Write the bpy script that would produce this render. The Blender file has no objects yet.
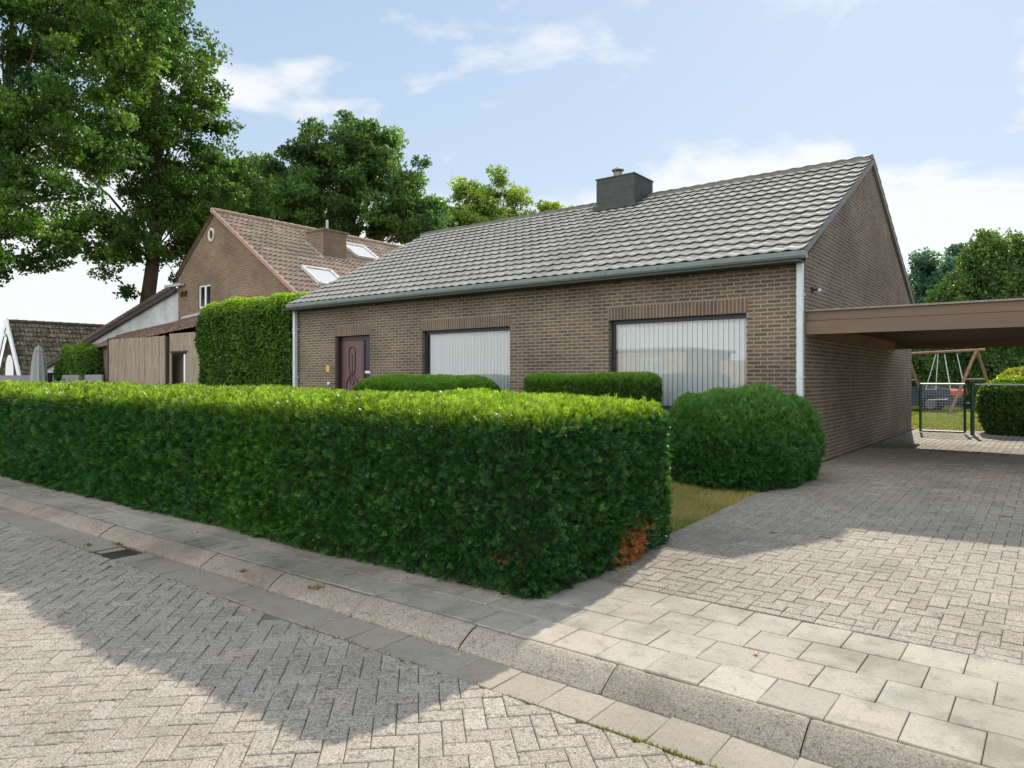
import bpy, math, random
import numpy as np
from mathutils import Vector, Matrix
R = math.radians
random.seed(7)
rng = np.random.default_rng(11)
scene = bpy.context.scene

# ---------------------------------------------------------------- camera
cam_d = bpy.data.cameras.new("camera")
cam = bpy.data.objects.new("camera", cam_d)
scene.collection.objects.link(cam)
cam.location = (0, 0, 1.55)
cam.rotation_euler = (R(90), 0, R(37.6))
cam_d.sensor_width = 36
cam_d.lens = 25.0
cam_d.shift_y = -6 / 1024
cam_d.clip_start = 0.05
cam_d.clip_end = 3000
scene.camera = cam
scene.render.resolution_x = 1024
scene.render.resolution_y = 768
CAM = np.array([0, 0, 1.55])

# ---------------------------------------------------------------- light
SUN_AZ, SUN_EL = 9.0, 34.2        # degrees left of +Y, above the horizon
world = bpy.data.worlds.new("World")
scene.world = world
world.use_nodes = True
wt = world.node_tree
wt.nodes.clear()
def WN(t, **k):
    n = wt.nodes.new(t)
    for a, b in k.items(): setattr(n, a, b)
    return n
wo = WN('ShaderNodeOutputWorld'); wb = WN('ShaderNodeBackground')
sky = WN('ShaderNodeTexSky', sky_type='NISHITA', sun_disc=False, sun_elevation=R(SUN_EL), sun_rotation=R(-SUN_AZ),
         altitude=0, air_density=1.0, dust_density=0.2, ozone_density=2.0)
wb.inputs['Strength'].default_value = 0.15
tc = WN('ShaderNodeTexCoord'); sep = WN('ShaderNodeSeparateXYZ')
wt.links.new(tc.outputs['Generated'], sep.inputs[0])
def WM(op, a, b=None, c=None, clamp=False):   # maths node
    n = WN('ShaderNodeMath', operation=op, use_clamp=clamp)
    for i, v in enumerate((a, b, c)):
        if v is None: continue
        if isinstance(v, (int, float)): n.inputs[i].default_value = v
        else: wt.links.new(v, n.inputs[i])
    return n.outputs[0]
zz = WM('ADD', WM('MAXIMUM', sep.outputs[2], 0.0), 0.16)
comb = WN('ShaderNodeCombineXYZ')
wt.links.new(WM('DIVIDE', sep.outputs[0], zz), comb.inputs[0])
wt.links.new(WM('DIVIDE', sep.outputs[1], zz), comb.inputs[1])
comb.inputs[2].default_value = 3.4
n1 = WN('ShaderNodeTexNoise'); n1.inputs['Scale'].default_value = 1.5
n1.inputs['Detail'].default_value = 9; n1.inputs['Roughness'].default_value = 0.56; n1.inputs['Distortion'].default_value = 0.25
wt.links.new(comb.outputs[0], n1.inputs['Vector'])
# clouds thicken towards the horizon
low = WM('MULTIPLY', WM('POWER', WM('SUBTRACT', 1.0, WM('MAXIMUM', sep.outputs[2], 0.0)), 3.0), 0.30)
dens = WM('ADD', n1.outputs['Fac'], low)
mr = WN('ShaderNodeMapRange', interpolation_type='SMOOTHSTEP')
mr.inputs['From Min'].default_value = 0.565; mr.inputs['From Max'].default_value = 0.72
mr.inputs['To Max'].default_value = 0.93
wt.links.new(dens, mr.inputs['Value'])
veil = WM('ADD', WM('MULTIPLY', WM('POWER', WM('SUBTRACT', 1.0, WM('MAXIMUM', sep.outputs[2], 0.0)), 2.0), 0.26), 0.02, clamp=True)
# a ragged bank of cloud low over the horizon, and unseen bright cloud added in the north (behind the viewer) to fill the shade
n2 = WN('ShaderNodeTexNoise'); n2.inputs['Scale'].default_value = 1.5; n2.inputs['Detail'].default_value = 8; n2.inputs['Roughness'].default_value = 0.5
mp = WN('ShaderNodeMapping'); mp.inputs['Scale'].default_value = (1, 1, 3.2); mp.inputs['Location'].default_value = (0.9, 2.6, 0.1)
wt.links.new(tc.outputs['Generated'], mp.inputs[0]); wt.links.new(mp.outputs[0], n2.inputs['Vector'])
bank = WM('ADD', WM('MULTIPLY', WM('SUBTRACT', 0.305, sep.outputs[2]), 3.8), WM('MULTIPLY', WM('SUBTRACT', n2.outputs['Fac'], 0.5), 1.7))
mb_ = WN('ShaderNodeMapRange', interpolation_type='SMOOTHSTEP'); mb_.inputs['From Min'].default_value = 0.0; mb_.inputs['From Max'].default_value = 0.34; mb_.inputs['To Max'].default_value = 0.95
wt.links.new(bank, mb_.inputs['Value'])
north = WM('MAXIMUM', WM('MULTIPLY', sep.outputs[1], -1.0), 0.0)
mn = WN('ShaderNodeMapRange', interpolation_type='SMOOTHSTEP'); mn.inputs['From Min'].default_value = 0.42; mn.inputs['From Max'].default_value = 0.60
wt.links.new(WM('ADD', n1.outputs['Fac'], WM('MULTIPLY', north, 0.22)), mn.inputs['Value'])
fill_cloud = WM('MULTIPLY', mn.outputs[0], WM('MULTIPLY', north, 4.0, clamp=True))
fac = WM('MAXIMUM', WM('MAXIMUM', mr.outputs[0], veil), WM('MAXIMUM', mb_.outputs[0], fill_cloud))
mx = WN('ShaderNodeMix', data_type='RGBA')
wt.links.new(fac, mx.inputs['Factor'])
# a soft cap keeps the sky near the sun from running far brighter than the rest
def WV(op, a, b):
    n = WN('ShaderNodeVectorMath', operation=op)
    for i, v in enumerate((a, b)):
        if isinstance(v, tuple): n.inputs[i].default_value = v
        else: wt.links.new(v, n.inputs[i])
    return n.outputs[0]
K = (2.45, 3.05, 3.8)
soft = WV('DIVIDE', WV('MULTIPLY', WV('MULTIPLY', sky.outputs[0], (1.5, 1.5, 1.5)), K), WV('ADD', WV('MULTIPLY', sky.outputs[0], (1.5, 1.5, 1.5)), K))
wt.links.new(soft, mx.inputs['A'])
wt.links.new(WV('MULTIPLY', (3.05, 3.10, 3.15), WV('ADD', (1, 1, 1), WV('MULTIPLY', (1.5, 1.5, 1.5), north))), mx.inputs['B'])  # cloud colour boosted behind the viewer as added fill light
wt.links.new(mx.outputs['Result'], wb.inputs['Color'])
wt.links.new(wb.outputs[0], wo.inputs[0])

sun_dir = Vector((-math.sin(R(SUN_AZ)) * math.cos(R(SUN_EL)), math.cos(R(SUN_AZ)) * math.cos(R(SUN_EL)), math.sin(R(SUN_EL))))
sl = bpy.data.lights.new("sun", 'SUN'); sl.energy = 3.1; sl.angle = R(0.6); sl.color = (1.0, 0.90, 0.75)
so = bpy.data.objects.new("sun", sl); scene.collection.objects.link(so)
so.rotation_euler = sun_dir.to_track_quat('Z', 'Y').to_euler()

scene.view_settings.view_transform = 'Standard'
scene.view_settings.look = 'None'
scene.view_settings.exposure = 1.12
scene.view_settings.gamma = 1
scene.render.engine = 'CYCLES'
scene.cycles.max_bounces = 6
scene.cycles.transparent_max_bounces = 12

# ---------------------------------------------------------------- node helpers
class NB:
    def __init__(s, name):
        s.m = bpy.data.materials.new(name); s.m.use_nodes = True
        s.t = s.m.node_tree; s.t.nodes.clear()
        s.out = s.n('ShaderNodeOutputMaterial')
    def n(s, t, **k):
        x = s.t.nodes.new(t)
        for a, b in k.items(): setattr(x, a, b)
        return x
    def l(s, a, b): s.t.links.new(a, b)
    def setv(s, sock, v):
        if hasattr(v, 'is_output') or isinstance(v, bpy.types.NodeSocket): s.l(v, sock)
        else:
            if isinstance(v, (tuple, list)) and len(v) == 3 and sock.type == 'RGBA': v = (*v, 1)
            sock.default_value = v
    def math(s, op, a, b=0.0, clamp=False):
        x = s.n('ShaderNodeMath', operation=op, use_clamp=clamp)
        s.setv(x.inputs[0], a); s.setv(x.inputs[1], b); return x.outputs[0]
    def mix(s, f, a, b, mode='MIX'):
        x = s.n('ShaderNodeMix', data_type='RGBA', blend_type=mode)
        s.setv(x.inputs['Factor'], f); s.setv(x.inputs['A'], a); s.setv(x.inputs['B'], b)
        return x.outputs['Result']
    def noise(s, scale, detail=4, rough=0.55, vec=None, stretch=None, dist=0.0):
        x = s.n('ShaderNodeTexNoise'); x.inputs['Scale'].default_value = scale
        x.inputs['Detail'].default_value = detail; x.inputs['Roughness'].default_value = rough
        x.inputs['Distortion'].default_value = dist
        v = vec or s.coord()
        if stretch:
            mp = s.n('ShaderNodeMapping'); mp.inputs['Scale'].default_value = stretch; s.l(v, mp.inputs[0]); v = mp.outputs[0]
        s.l(v, x.inputs['Vector']); return x.outputs['Fac']
    def coord(s):
        if not hasattr(s, 'tc'): s.tc = s.n('ShaderNodeTexCoord')
        return s.tc.outputs['Object']
    def uv(s):
        if not hasattr(s, 'uvn'): s.uvn = s.n('ShaderNodeUVMap')
        return s.uvn.outputs[0]
    def ramp(s, f, stops):
        x = s.n('ShaderNodeValToRGB'); e = x.color_ramp.elements
        while len(e) < len(stops): e.new(0.5)
        for i, (p, c) in enumerate(stops): e[i].position = p; e[i].color = (*c, 1)
        s.l(f, x.inputs[0]); return x.outputs[0]
    def rng(s, v, a, b, c=0.0, d=1.0):
        x = s.n('ShaderNodeMapRange'); s.l(v, x.inputs['Value'])
        for k, q in zip(('From Min', 'From Max', 'To Min', 'To Max'), (a, b, c, d)): x.inputs[k].default_value = q
        return x.outputs[0]
    def attr(s, name='Col'):
        x = s.n('ShaderNodeAttribute'); x.attribute_name = name; return x.outputs['Color']
    def bump(s, h, strength=0.3, dist=0.01):
        x = s.n('ShaderNodeBump'); x.inputs['Strength'].default_value = strength; x.inputs['Distance'].default_value = dist
        s.l(h, x.inputs['Height']); return x.outputs[0]
    def pbr(s, col, rough=0.7, normal=None, metal=0.0, spec=0.5):
        x = s.n('ShaderNodeBsdfPrincipled')
        s.setv(x.inputs['Base Color'], col); s.setv(x.inputs['Roughness'], rough)
        x.inputs['Metallic'].default_value = metal; x.inputs['Specular IOR Level'].default_value = spec
        if normal is not None: s.l(normal, x.inputs['Normal'])
        s.l(x.outputs[0], s.out.inputs[0]); return x

def simple(name, col, rough=0.6, var=0.25, scale=6.0, metal=0.0, bump=0.15, spec=0.4, stretch=None):
    b = NB(name)
    f = b.noise(scale, 6, 0.6, stretch=stretch)
    c1 = tuple(v * (1 - var) for v in col); c2 = tuple(min(1, v * (1 + var)) for v in col)
    c = b.ramp(f, [(0.3, c1), (0.7, c2)])
    g = b.noise(scale * 9, 3)
    b.pbr(c, rough, b.bump(g, bump, 0.004), metal, spec)
    return b.m

def brick_mat(name, c1, c2, mortar, bw=0.21, rh=0.0628, ms=0.011, var=0.6, blotch=(0.68, 1.18)):
    b = NB(name)
    br = b.n('ShaderNodeTexBrick', offset=0.5)
    br.inputs['Scale'].default_value = 1.0
    br.inputs['Color1'].default_value = (*c1, 1); br.inputs['Color2'].default_value = (*c2, 1)
    br.inputs['Mortar'].default_value = (*mortar, 1)
    br.inputs['Mortar Size'].default_value = ms; br.inputs['Mortar Smooth'].default_value = 0.25
    br.inputs['Bias'].default_value = -0.1
    br.inputs['Brick Width'].default_value = bw; br.inputs['Row Height'].default_value = rh
    # wobble the coordinates a little, so that joints are not ruled lines
    nz = b.n('ShaderNodeTexNoise'); nz.inputs['Scale'].default_value = 9; b.l(b.uv(), nz.inputs['Vector'])
    wob = b.n('ShaderNodeVectorMath', operation='SCALE'); b.l(nz.outputs['Color'], wob.inputs[0]); wob.inputs['Scale'].default_value = 0.006
    ad = b.n('ShaderNodeVectorMath', operation='ADD'); b.l(b.uv(), ad.inputs[0]); b.l(wob.outputs[0], ad.inputs[1])
    b.l(ad.outputs[0], br.inputs['Vector'])
    big = b.noise(0.7, 5, 0.6, vec=b.uv())
    c = b.mix(1.0, br.outputs['Color'], b.ramp(big, [(0.3, (blotch[0],) * 3), (0.7, (blotch[1],) * 3)]), 'MULTIPLY')
    fine = b.noise(55, 4, 0.7, vec=b.uv())
    c = b.mix(1.0, c, b.ramp(fine, [(0.25, (1 - var * 0.6,) * 3), (0.75, (1 + var * 0.5,) * 3)]), 'MULTIPLY')
    h = b.math('ADD', b.math('MULTIPLY', b.math('SUBTRACT', 1.0, br.outputs['Fac']), 1.0), b.math('MULTIPLY', fine, 0.35))
    b.pbr(c, 0.85, b.bump(h, 0.6, 0.008), spec=0.25)
    return b.m

def leaf_mat(name, trans=0.4, rough=0.5, gain=1.0):
    b = NB(name)
    c = b.attr('Col')
    if gain != 1.0: c = b.mix(1.0, c, (gain, gain, gain), 'MULTIPLY')
    p = b.n('ShaderNodeBsdfPrincipled'); b.l(c, p.inputs['Base Color']); p.inputs['Roughness'].default_value = rough
    p.inputs['Specular IOR Level'].default_value = 0.22
    tr = b.n('ShaderNodeBsdfTranslucent')
    tcn = b.mix(1.0, c, (1.35, 1.35, 0.55), 'MULTIPLY'); b.l(tcn, tr.inputs['Color'])
    ms = b.n('ShaderNodeMixShader'); ms.inputs[0].default_value = trans
    b.l(p.outputs[0], ms.inputs[1]); b.l(tr.outputs[0], ms.inputs[2]); b.l(ms.outputs[0], b.out.inputs[0])
    return b.m

def paver_mat(name, gain, speck=0.5, stain=0.35, tint=(1, 1, 1), sc=95):
    b = NB(name)
    c = b.attr('Col')
    c = b.mix(1.0, c, tuple(gain * t for t in tint), 'MULTIPLY')
    sp = b.noise(sc, 3, 0.7)
    c = b.mix(1.0, c, b.ramp(sp, [(0.30, (1 - speck,) * 3), (0.5, (1, 1, 1)), (0.72, (1 + speck,) * 3)]), 'MULTIPLY')
    sp2 = b.noise(sc * 0.35, 2, 0.6)
    c = b.mix(1.0, c, b.ramp(sp2, [(0.28, (1 - speck * 0.8,) * 3), (0.45, (1, 1, 1))]), 'MULTIPLY')
    st0 = b.noise(0.45, 5, 0.6)
    c = b.mix(b.rng(st0, 0.46, 0.66, 0.0, stain * 0.7), c, (0.13, 0.115, 0.09))
    st = b.noise(1.3, 6, 0.65)
    c = b.mix(b.rng(st, 0.48, 0.75, 0.0, stain), c, (0.07, 0.065, 0.05))
    st2 = b.noise(6.5, 5, 0.7)
    c = b.mix(b.rng(st2, 0.53, 0.76, 0.0, 0.7 * stain), c, (0.05, 0.05, 0.04))
    b.pbr(c, 0.9, b.bump(sp, 0.5, 0.003), spec=0.2)
    return b.m

# ---------------------------------------------------------------- mesh helpers
def link(o, parent=None):
    scene.collection.objects.link(o)
    if parent is not None:
        o.parent = parent
    return o

def np_mesh(name, V, Fq, mat, parent=None, cols=None, uvs=None, smooth=False, mats=None, midx=None):
    """V (n,3) float, Fq (m,4) or (m,3) ints (uniform) or list of lists"""
    me = bpy.data.meshes.new(name)
    V = np.asarray(V, np.float32)
    if parent is not None:                       # parents stand at their location with no rotation
        V = V - np.array(parent_world(parent), np.float32)
    if isinstance(Fq, np.ndarray):
        m, k = Fq.shape
        me.vertices.add(len(V)); me.vertices.foreach_set('co', V.ravel())
        me.loops.add(m * k); me.loops.foreach_set('vertex_index', Fq.astype(np.int32).ravel())
        me.polygons.add(m); me.polygons.foreach_set('loop_start', np.arange(m, dtype=np.int32) * k)
        try: me.polygons.foreach_set('loop_total', np.full(m, k, np.int32))
        except Exception: pass
    else:
        me.from_pydata([tuple(map(float, v)) for v in V], [], [list(map(int, f)) for f in Fq])
    me.update(calc_edges=True)
    if uvs is not None:
        ul = me.uv_layers.new(name='UVMap'); ul.data.foreach_set('uv', np.asarray(uvs, np.float32).ravel())
    if cols is not None:
        ca = me.color_attributes.new('Col', 'FLOAT_COLOR', 'POINT')
        c4 = np.ones((len(V), 4), np.float32); c4[:, :3] = cols
        ca.data.foreach_set('color', c4.ravel())
    for mm in (mats or [mat]): me.materials.append(mm)
    if midx is not None: me.polygons.foreach_set('material_index', np.asarray(midx, np.int32))
    if smooth: me.polygons.foreach_set('use_smooth', np.ones(len(me.polygons), bool))
    me.validate(); me.update()
    o = bpy.data.objects.new(name, me)
    return link(o, parent)

def parent_world(p):
    v = Vector(p.location)
    while p.parent is not None:
        p = p.parent; v = v + Vector(p.location)
    return v

class MB:
    """collects polygons with metre UVs and builds ONE mesh"""
    def __init__(s): s.v = []; s.f = []; s.uv = []
    def poly(s, pts, uv=None):
        i = len(s.v); s.v += [tuple(p) for p in pts]; s.f.append(list(range(i, i + len(pts))))
        if uv is None:
            a = Vector(pts[1]) - Vector(pts[0]); b = Vector(pts[-1]) - Vector(pts[0]); n = a.cross(b)
            ax = max(range(3), key=lambda k: abs(n[k]))
            uv = [((p[1], p[2]) if ax == 0 else (p[0], p[2]) if ax == 1 else (p[0], p[1])) for p in pts]
        s.uv += uv
    def box(s, x0, x1, y0, y1, z0, z1):
        p = [(x0, y0, z0), (x1, y0, z0), (x1, y1, z0), (x0, y1, z0), (x0, y0, z1), (x1, y0, z1), (x1, y1, z1), (x0, y1, z1)]
        for q in ((0, 1, 5, 4), (1, 2, 6, 5), (2, 3, 7, 6), (3, 0, 4, 7), (4, 5, 6, 7), (3, 2, 1, 0)):
            s.poly([p[k] for k in q])
        return s
    def bar(s, a, b, w, h=None, up=(0, 0, 1)):
        h = h or w; a = Vector(a); b = Vector(b); d = (b - a).normalized(); u = Vector(up)
        if abs(d.dot(u)) > 0.98: u = Vector((1, 0, 0))
        x = d.cross(u).normalized(); u = x.cross(d).normalized()
        c = [(-w / 2, -h / 2), (w / 2, -h / 2), (w / 2, h / 2), (-w / 2, h / 2)]
        A = [a + x * i + u * j for i, j in c]; B = [b + x * i + u * j for i, j in c]
        for k in range(4): s.poly([A[k], A[(k + 1) % 4], B[(k + 1) % 4], B[k]])
        s.poly(A[::-1]); s.poly(B); return s
    def tube(s, pts, r, n=8, cap=True):
        pts = [Vector(p) for p in pts]; rr = r if isinstance(r, (list, tuple)) else [r] * len(pts); rings = []
        pu = None
        for i, p in enumerate(pts):
            d = (pts[min(i + 1, len(pts) - 1)] - pts[max(i - 1, 0)]).normalized()
            u = pu if pu is not None else (Vector((0, 0, 1)) if abs(d.z) < 0.9 else Vector((1, 0, 0)))
            x = d.cross(u).normalized(); u = x.cross(d).normalized(); pu = u
            rings.append([p + (x * math.cos(t) + u * math.sin(t)) * rr[i] for t in [2 * math.pi * k / n for k in range(n)]])
        for i in range(len(rings) - 1):
            for k in range(n):
                s.poly([rings[i][k], rings[i][(k + 1) % n], rings[i + 1][(k + 1) % n], rings[i + 1][k]])
        if cap: s.poly(rings[0][::-1]); s.poly(rings[-1])
        return s
    def prism(s, poly2, axis, a0, a1):
        """polygon in the plane across `axis`, extruded from a0 to a1"""
        def P(p, a):
            return {'x': (a, p[0], p[1]), 'y': (p[0], a, p[1]), 'z': (p[0], p[1], a)}[axis]
        n = len(poly2)
        s.poly([P(p, a0) for p in poly2]); s.poly([P(p, a1) for p in poly2][::-1])
        for k in range(n):
            p, q = poly2[k], poly2[(k + 1) % n]
            s.poly([P(p, a0), P(q, a0), P(q, a1), P(p, a1)])
        return s
    def build(s, name, mat, parent=None, smooth=False, bevel=0.0):
        o = np_mesh(name, s.v, s.f, mat, parent, uvs=s.uv, smooth=smooth)
        if bevel:
            md = o.modifiers.new('bevel', 'BEVEL'); md.width = bevel; md.segments = 2; md.limit_method = 'ANGLE'
            w = o.modifiers.new('weld', 'WELD'); w.merge_threshold = 0.0005
            o.modifiers.move(1, 0)
        return o

def tag(o, label, cat, group=None):
    o['label'] = label; o['category'] = cat
    if group: o['group'] = group
    return o
def kind(o, k): o['kind'] = k; return o
def empty(name, loc, label, cat, group=None):
    o = bpy.data.objects.new(name, None); o.location = loc; o.empty_display_size = 0.2
    link(o); return tag(o, label, cat, group)

# ---------------------------------------------------------------- ground heights
HG = 0.22
def gh(y):
    y = np.asarray(y, float)
    return np.where(y < 4.72, 0.0, np.where(y < 11.1, HG * (y - 4.72) / 6.38, HG))

# ---------------------------------------------------------------- materials
M = {}
M['brick'] = brick_mat('brown_brick', (0.168, 0.122, 0.088), (0.088, 0.067, 0.052), (0.275, 0.24, 0.19))
M['brick_side'] = M['brick']
M['soldier'] = brick_mat('soldier_brick', (0.160, 0.110, 0.080), (0.10, 0.072, 0.055), (0.275, 0.24, 0.19), bw=0.0628, rh=0.24, ms=0.010)
M['brick_nb'] = brick_mat('red_brown_brick', (0.19, 0.128, 0.085), (0.115, 0.078, 0.056), (0.32, 0.25, 0.18), blotch=(0.7, 1.2))
M['gutter'] = simple('grey_gutter', (0.17, 0.205, 0.20), 0.45, 0.12, 3, spec=0.4)
M['zinc'] = simple('pale_zinc', (0.50, 0.56, 0.58), 0.45, 0.08, 2, metal=0.0)
M['frame'] = simple('dark_anodised_frame', (0.018, 0.022, 0.028), 0.4, 0.1)
M['blind'] = simple('white_blind', (0.86, 0.90, 0.90), 0.6, 0.03, 3)
M['door'] = simple('mauve_brown_door', (0.115, 0.060, 0.062), 0.4, 0.12, 4)
M['door_dark'] = simple('dark_brown_door_frame', (0.045, 0.022, 0.024), 0.4, 0.1)
M['slate'] = simple('slate_cladding', (0.046, 0.052, 0.051), 0.7, 0.2, 5)
M['fascia'] = simple('brown_fascia_board', (0.135, 0.090, 0.062), 0.6, 0.12, 1.5, stretch=(0.3, 1, 4))
M['soffit'] = simple('brown_soffit', (0.075, 0.042, 0.032), 0.6, 0.15, 2)
M['wood'] = simple('weathered_wood', (0.28, 0.225, 0.170), 0.8, 0.45, 3.0, stretch=(9, 9, 0.6))
M['timber'] = simple('brown_timber', (0.20, 0.12, 0.075), 0.8, 0.25, 5)
M['white'] = simple('white_paint', (0.76, 0.77, 0.78), 0.5, 0.06, 3)
M['render'] = simple('grey_render', (0.46, 0.48, 0.49), 0.85, 0.28, 1.1)
M['concrete'] = simple('grey_concrete_board', (0.22, 0.22, 0.23), 0.8, 0.2, 3)
M['black'] = simple('black_metal', (0.012, 0.014, 0.014), 0.5, 0.1)
M['green_metal'] = simple('green_coated_metal', (0.010, 0.060, 0.040), 0.45, 0.1)
M['galv'] = simple('galvanised_wire', (0.40, 0.43, 0.42), 0.45, 0.1)
M['canvas'] = simple('grey_canvas', (0.36, 0.36, 0.35), 0.9, 0.1, 8)
M['red'] = simple('red_plastic', (0.60, 0.05, 0.03), 0.4, 0.05)
M['rope'] = simple('pale_rope', (0.52, 0.54, 0.53), 0.8, 0.1)
M['yellow'] = simple('yellow_plate', (0.50, 0.38, 0.05), 0.5, 0.1)
M['lead'] = simple('lead_flashing', (0.38, 0.38, 0.40), 0.6, 0.15, 3)
M['bark'] = simple('bark', (0.085, 0.062, 0.045), 0.95, 0.4, 3, bump=0.6, stretch=(3, 3, 0.6))
M['pale_render'] = simple('pink_beige_render', (0.62, 0.46, 0.37), 0.85, 0.06, 1)
M['car'] = simple('dark_blue_paint', (0.030, 0.050, 0.085), 0.18, 0.05, 2, spec=0.6, bump=0.0)
M['tyre'] = simple('tyre_rubber', (0.015, 0.015, 0.015), 0.8, 0.1)
M['silver'] = simple('silver_trim', (0.62, 0.64, 0.66), 0.25, 0.04, 3)
M['skyglass'] = None

def glass_mat(name, tint=(0.92, 0.95, 0.945), ior=1.5, gain=1.0):
    b = NB(name)
    fr = b.n('ShaderNodeFresnel'); fr.inputs['IOR'].default_value = ior
    # a sealed double pane reflects about twice
    f = b.math('MULTIPLY', fr.outputs[0], gain, clamp=True)
    tr = b.n('ShaderNodeBsdfTransparent'); tr.inputs[0].default_value = (*tint, 1)
    gl = b.n('ShaderNodeBsdfGlossy'); gl.inputs['Roughness'].default_value = 0.01
    ms = b.n('ShaderNodeMixShader'); b.l(f, ms.inputs[0]); b.l(tr.outputs[0], ms.inputs[1]); b.l(gl.outputs[0], ms.inputs[2])
    b.l(ms.outputs[0], b.out.inputs[0]); return b.m
M['glass'] = glass_mat('window_glass', gain=2.9)
b = NB('dark_glass'); b.pbr((0.010, 0.014, 0.018), 0.12, spec=0.25); M['darkglass'] = b.m
b = NB('sky_glass'); b.pbr((0.62, 0.64, 0.65), 0.15, spec=0.6, metal=0.2); M['skyglass'] = b.m

def tile_mat(name, base, dirt, mossc, moss=0.2, rough=0.5, spec=0.5):
    b = NB(name)
    c = b.attr('Col')
    c = b.mix(1.0, c, base, 'MULTIPLY')
    n = b.noise(2.2, 6, 0.65)
    c = b.mix(b.rng(n, 0.42, 0.72, 0.0, 0.6), c, dirt)
    n2 = b.noise(5.5, 5, 0.7)
    c = b.mix(b.rng(n2, 0.56, 0.66, 0.0, moss), c, mossc)
    n3 = b.noise(1.1, 6, 0.7, stretch=(1, .35, .35))
    c = b.mix(b.rng(n3, 0.5, 0.72, 0.0, 0.45), c, dirt)
    f = b.noise(60, 3, 0.7)
    b.pbr(c, rough, b.bump(f, 0.25, 0.004), spec=spec)
    return b.m
M['tile_grey'] = tile_mat('grey_concrete_tile', (0.41, 0.40, 0.365), (0.29, 0.285, 0.26), (0.22, 0.26, 0.15), 0.25, 0.75, 0.3)
M['tile_red'] = tile_mat('old_clay_tile', (0.36, 0.275, 0.205), (0.22, 0.165, 0.125), (0.30, 0.26, 0.16), 0.3, 0.6, 0.4)
M['tile_moss'] = tile_mat('mossy_dark_tile', (0.16, 0.14, 0.10), (0.09, 0.085, 0.055), (0.55, 0.54, 0.38), 1.0, 0.8, 0.2)
M['tile_dark'] = tile_mat('dark_red_tile', (0.13, 0.085, 0.070), (0.07, 0.06, 0.055), (0.20, 0.19, 0.16), 0.5, 0.8, 0.2)

# ================================================================= STRUCTURE
# ---- ground sheet reaching the horizon
def ground_sheet():
    xs = [-900, -200, -60, -30, -14, -6, -2, 0, 5, 10, 30, 200, 900]
    ys = [-900, -200, -60, -20, -8, 3.2, 3.405, 3.412, 4.72, 11.1, 14, 22, 40, 80, 300, 900]
    V = []; 
    for y in ys:
        z = (-0.17 if y < 3.41 else float(gh(y)) - 0.045)
        for x in xs: V.append((x, y, z))
    nx = len(xs); F = np.array([[j * nx + i, j * nx + i + 1, (j + 1) * nx + i + 1, (j + 1) * nx + i] for j in range(len(ys) - 1) for i in range(nx - 1)])
    b = NB('field_ground'); n = b.noise(0.6, 8, 0.7); n2 = b.noise(22, 4, 0.7)
    c = b.ramp(n, [(0.35, (0.075, 0.10, 0.03)), (0.6, (0.16, 0.16, 0.06))])
    c = b.mix(b.rng(n2, 0.3, 0.8, 0, 0.6), c, (0.20, 0.17, 0.09))
    b.pbr(c, 0.95, b.bump(n2, 0.6, 0.03), spec=0.1)
    kind(np_mesh('ground', V, F, b.m), 'structure')
ground_sheet()

# ---- pavers as real stones
def clip(poly, a, b, c):
    """keep a*x+b*y<=c"""
    out = []
    for i in range(len(poly)):
        p, q = poly[i], poly[(i + 1) % len(poly)]
        dp = a * p[0] + b * p[1] - c; dq = a * q[0] + b * q[1] - c
        if dp <= 0: out.append(p)
        if dp * dq < 0:
            t = dp / (dp - dq); out.append((p[0] + t * (q[0] - p[0]), p[1] + t * (q[1] - p[1])))
    return out
def area(p): return 0.5 * abs(sum(p[i][0] * p[(i + 1) % len(p)][1] - p[(i + 1) % len(p)][0] * p[i][1] for i in range(len(p))))
def inset(poly, d):
    n = len(poly); s = sum(poly[i][0] * poly[(i + 1) % n][1] - poly[(i + 1) % n][0] * poly[i][1] for i in range(n))
    sg = 1 if s > 0 else -1; L = []
    for i in range(n):
        p, q = poly[i], poly[(i + 1) % n]; dx, dy = q[0] - p[0], q[1] - p[1]; l = math.hypot(dx, dy) or 1e-9
        nx, ny = -dy / l * sg, dx / l * sg
        L.append((nx, ny, nx * p[0] + ny * p[1] + d))
    out = []
    for i in range(n):
        a1, b1, c1 = L[i - 1]; a2, b2, c2 = L[i]; D = a1 * b2 - a2 * b1
        if abs(D) < 1e-6: out.append((poly[i][0] + a2 * d, poly[i][1] + b2 * d)); continue
        out.append(((c1 * b2 - c2 * b1) / D, (a1 * c2 - a2 * c1) / D))
    return out
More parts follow.
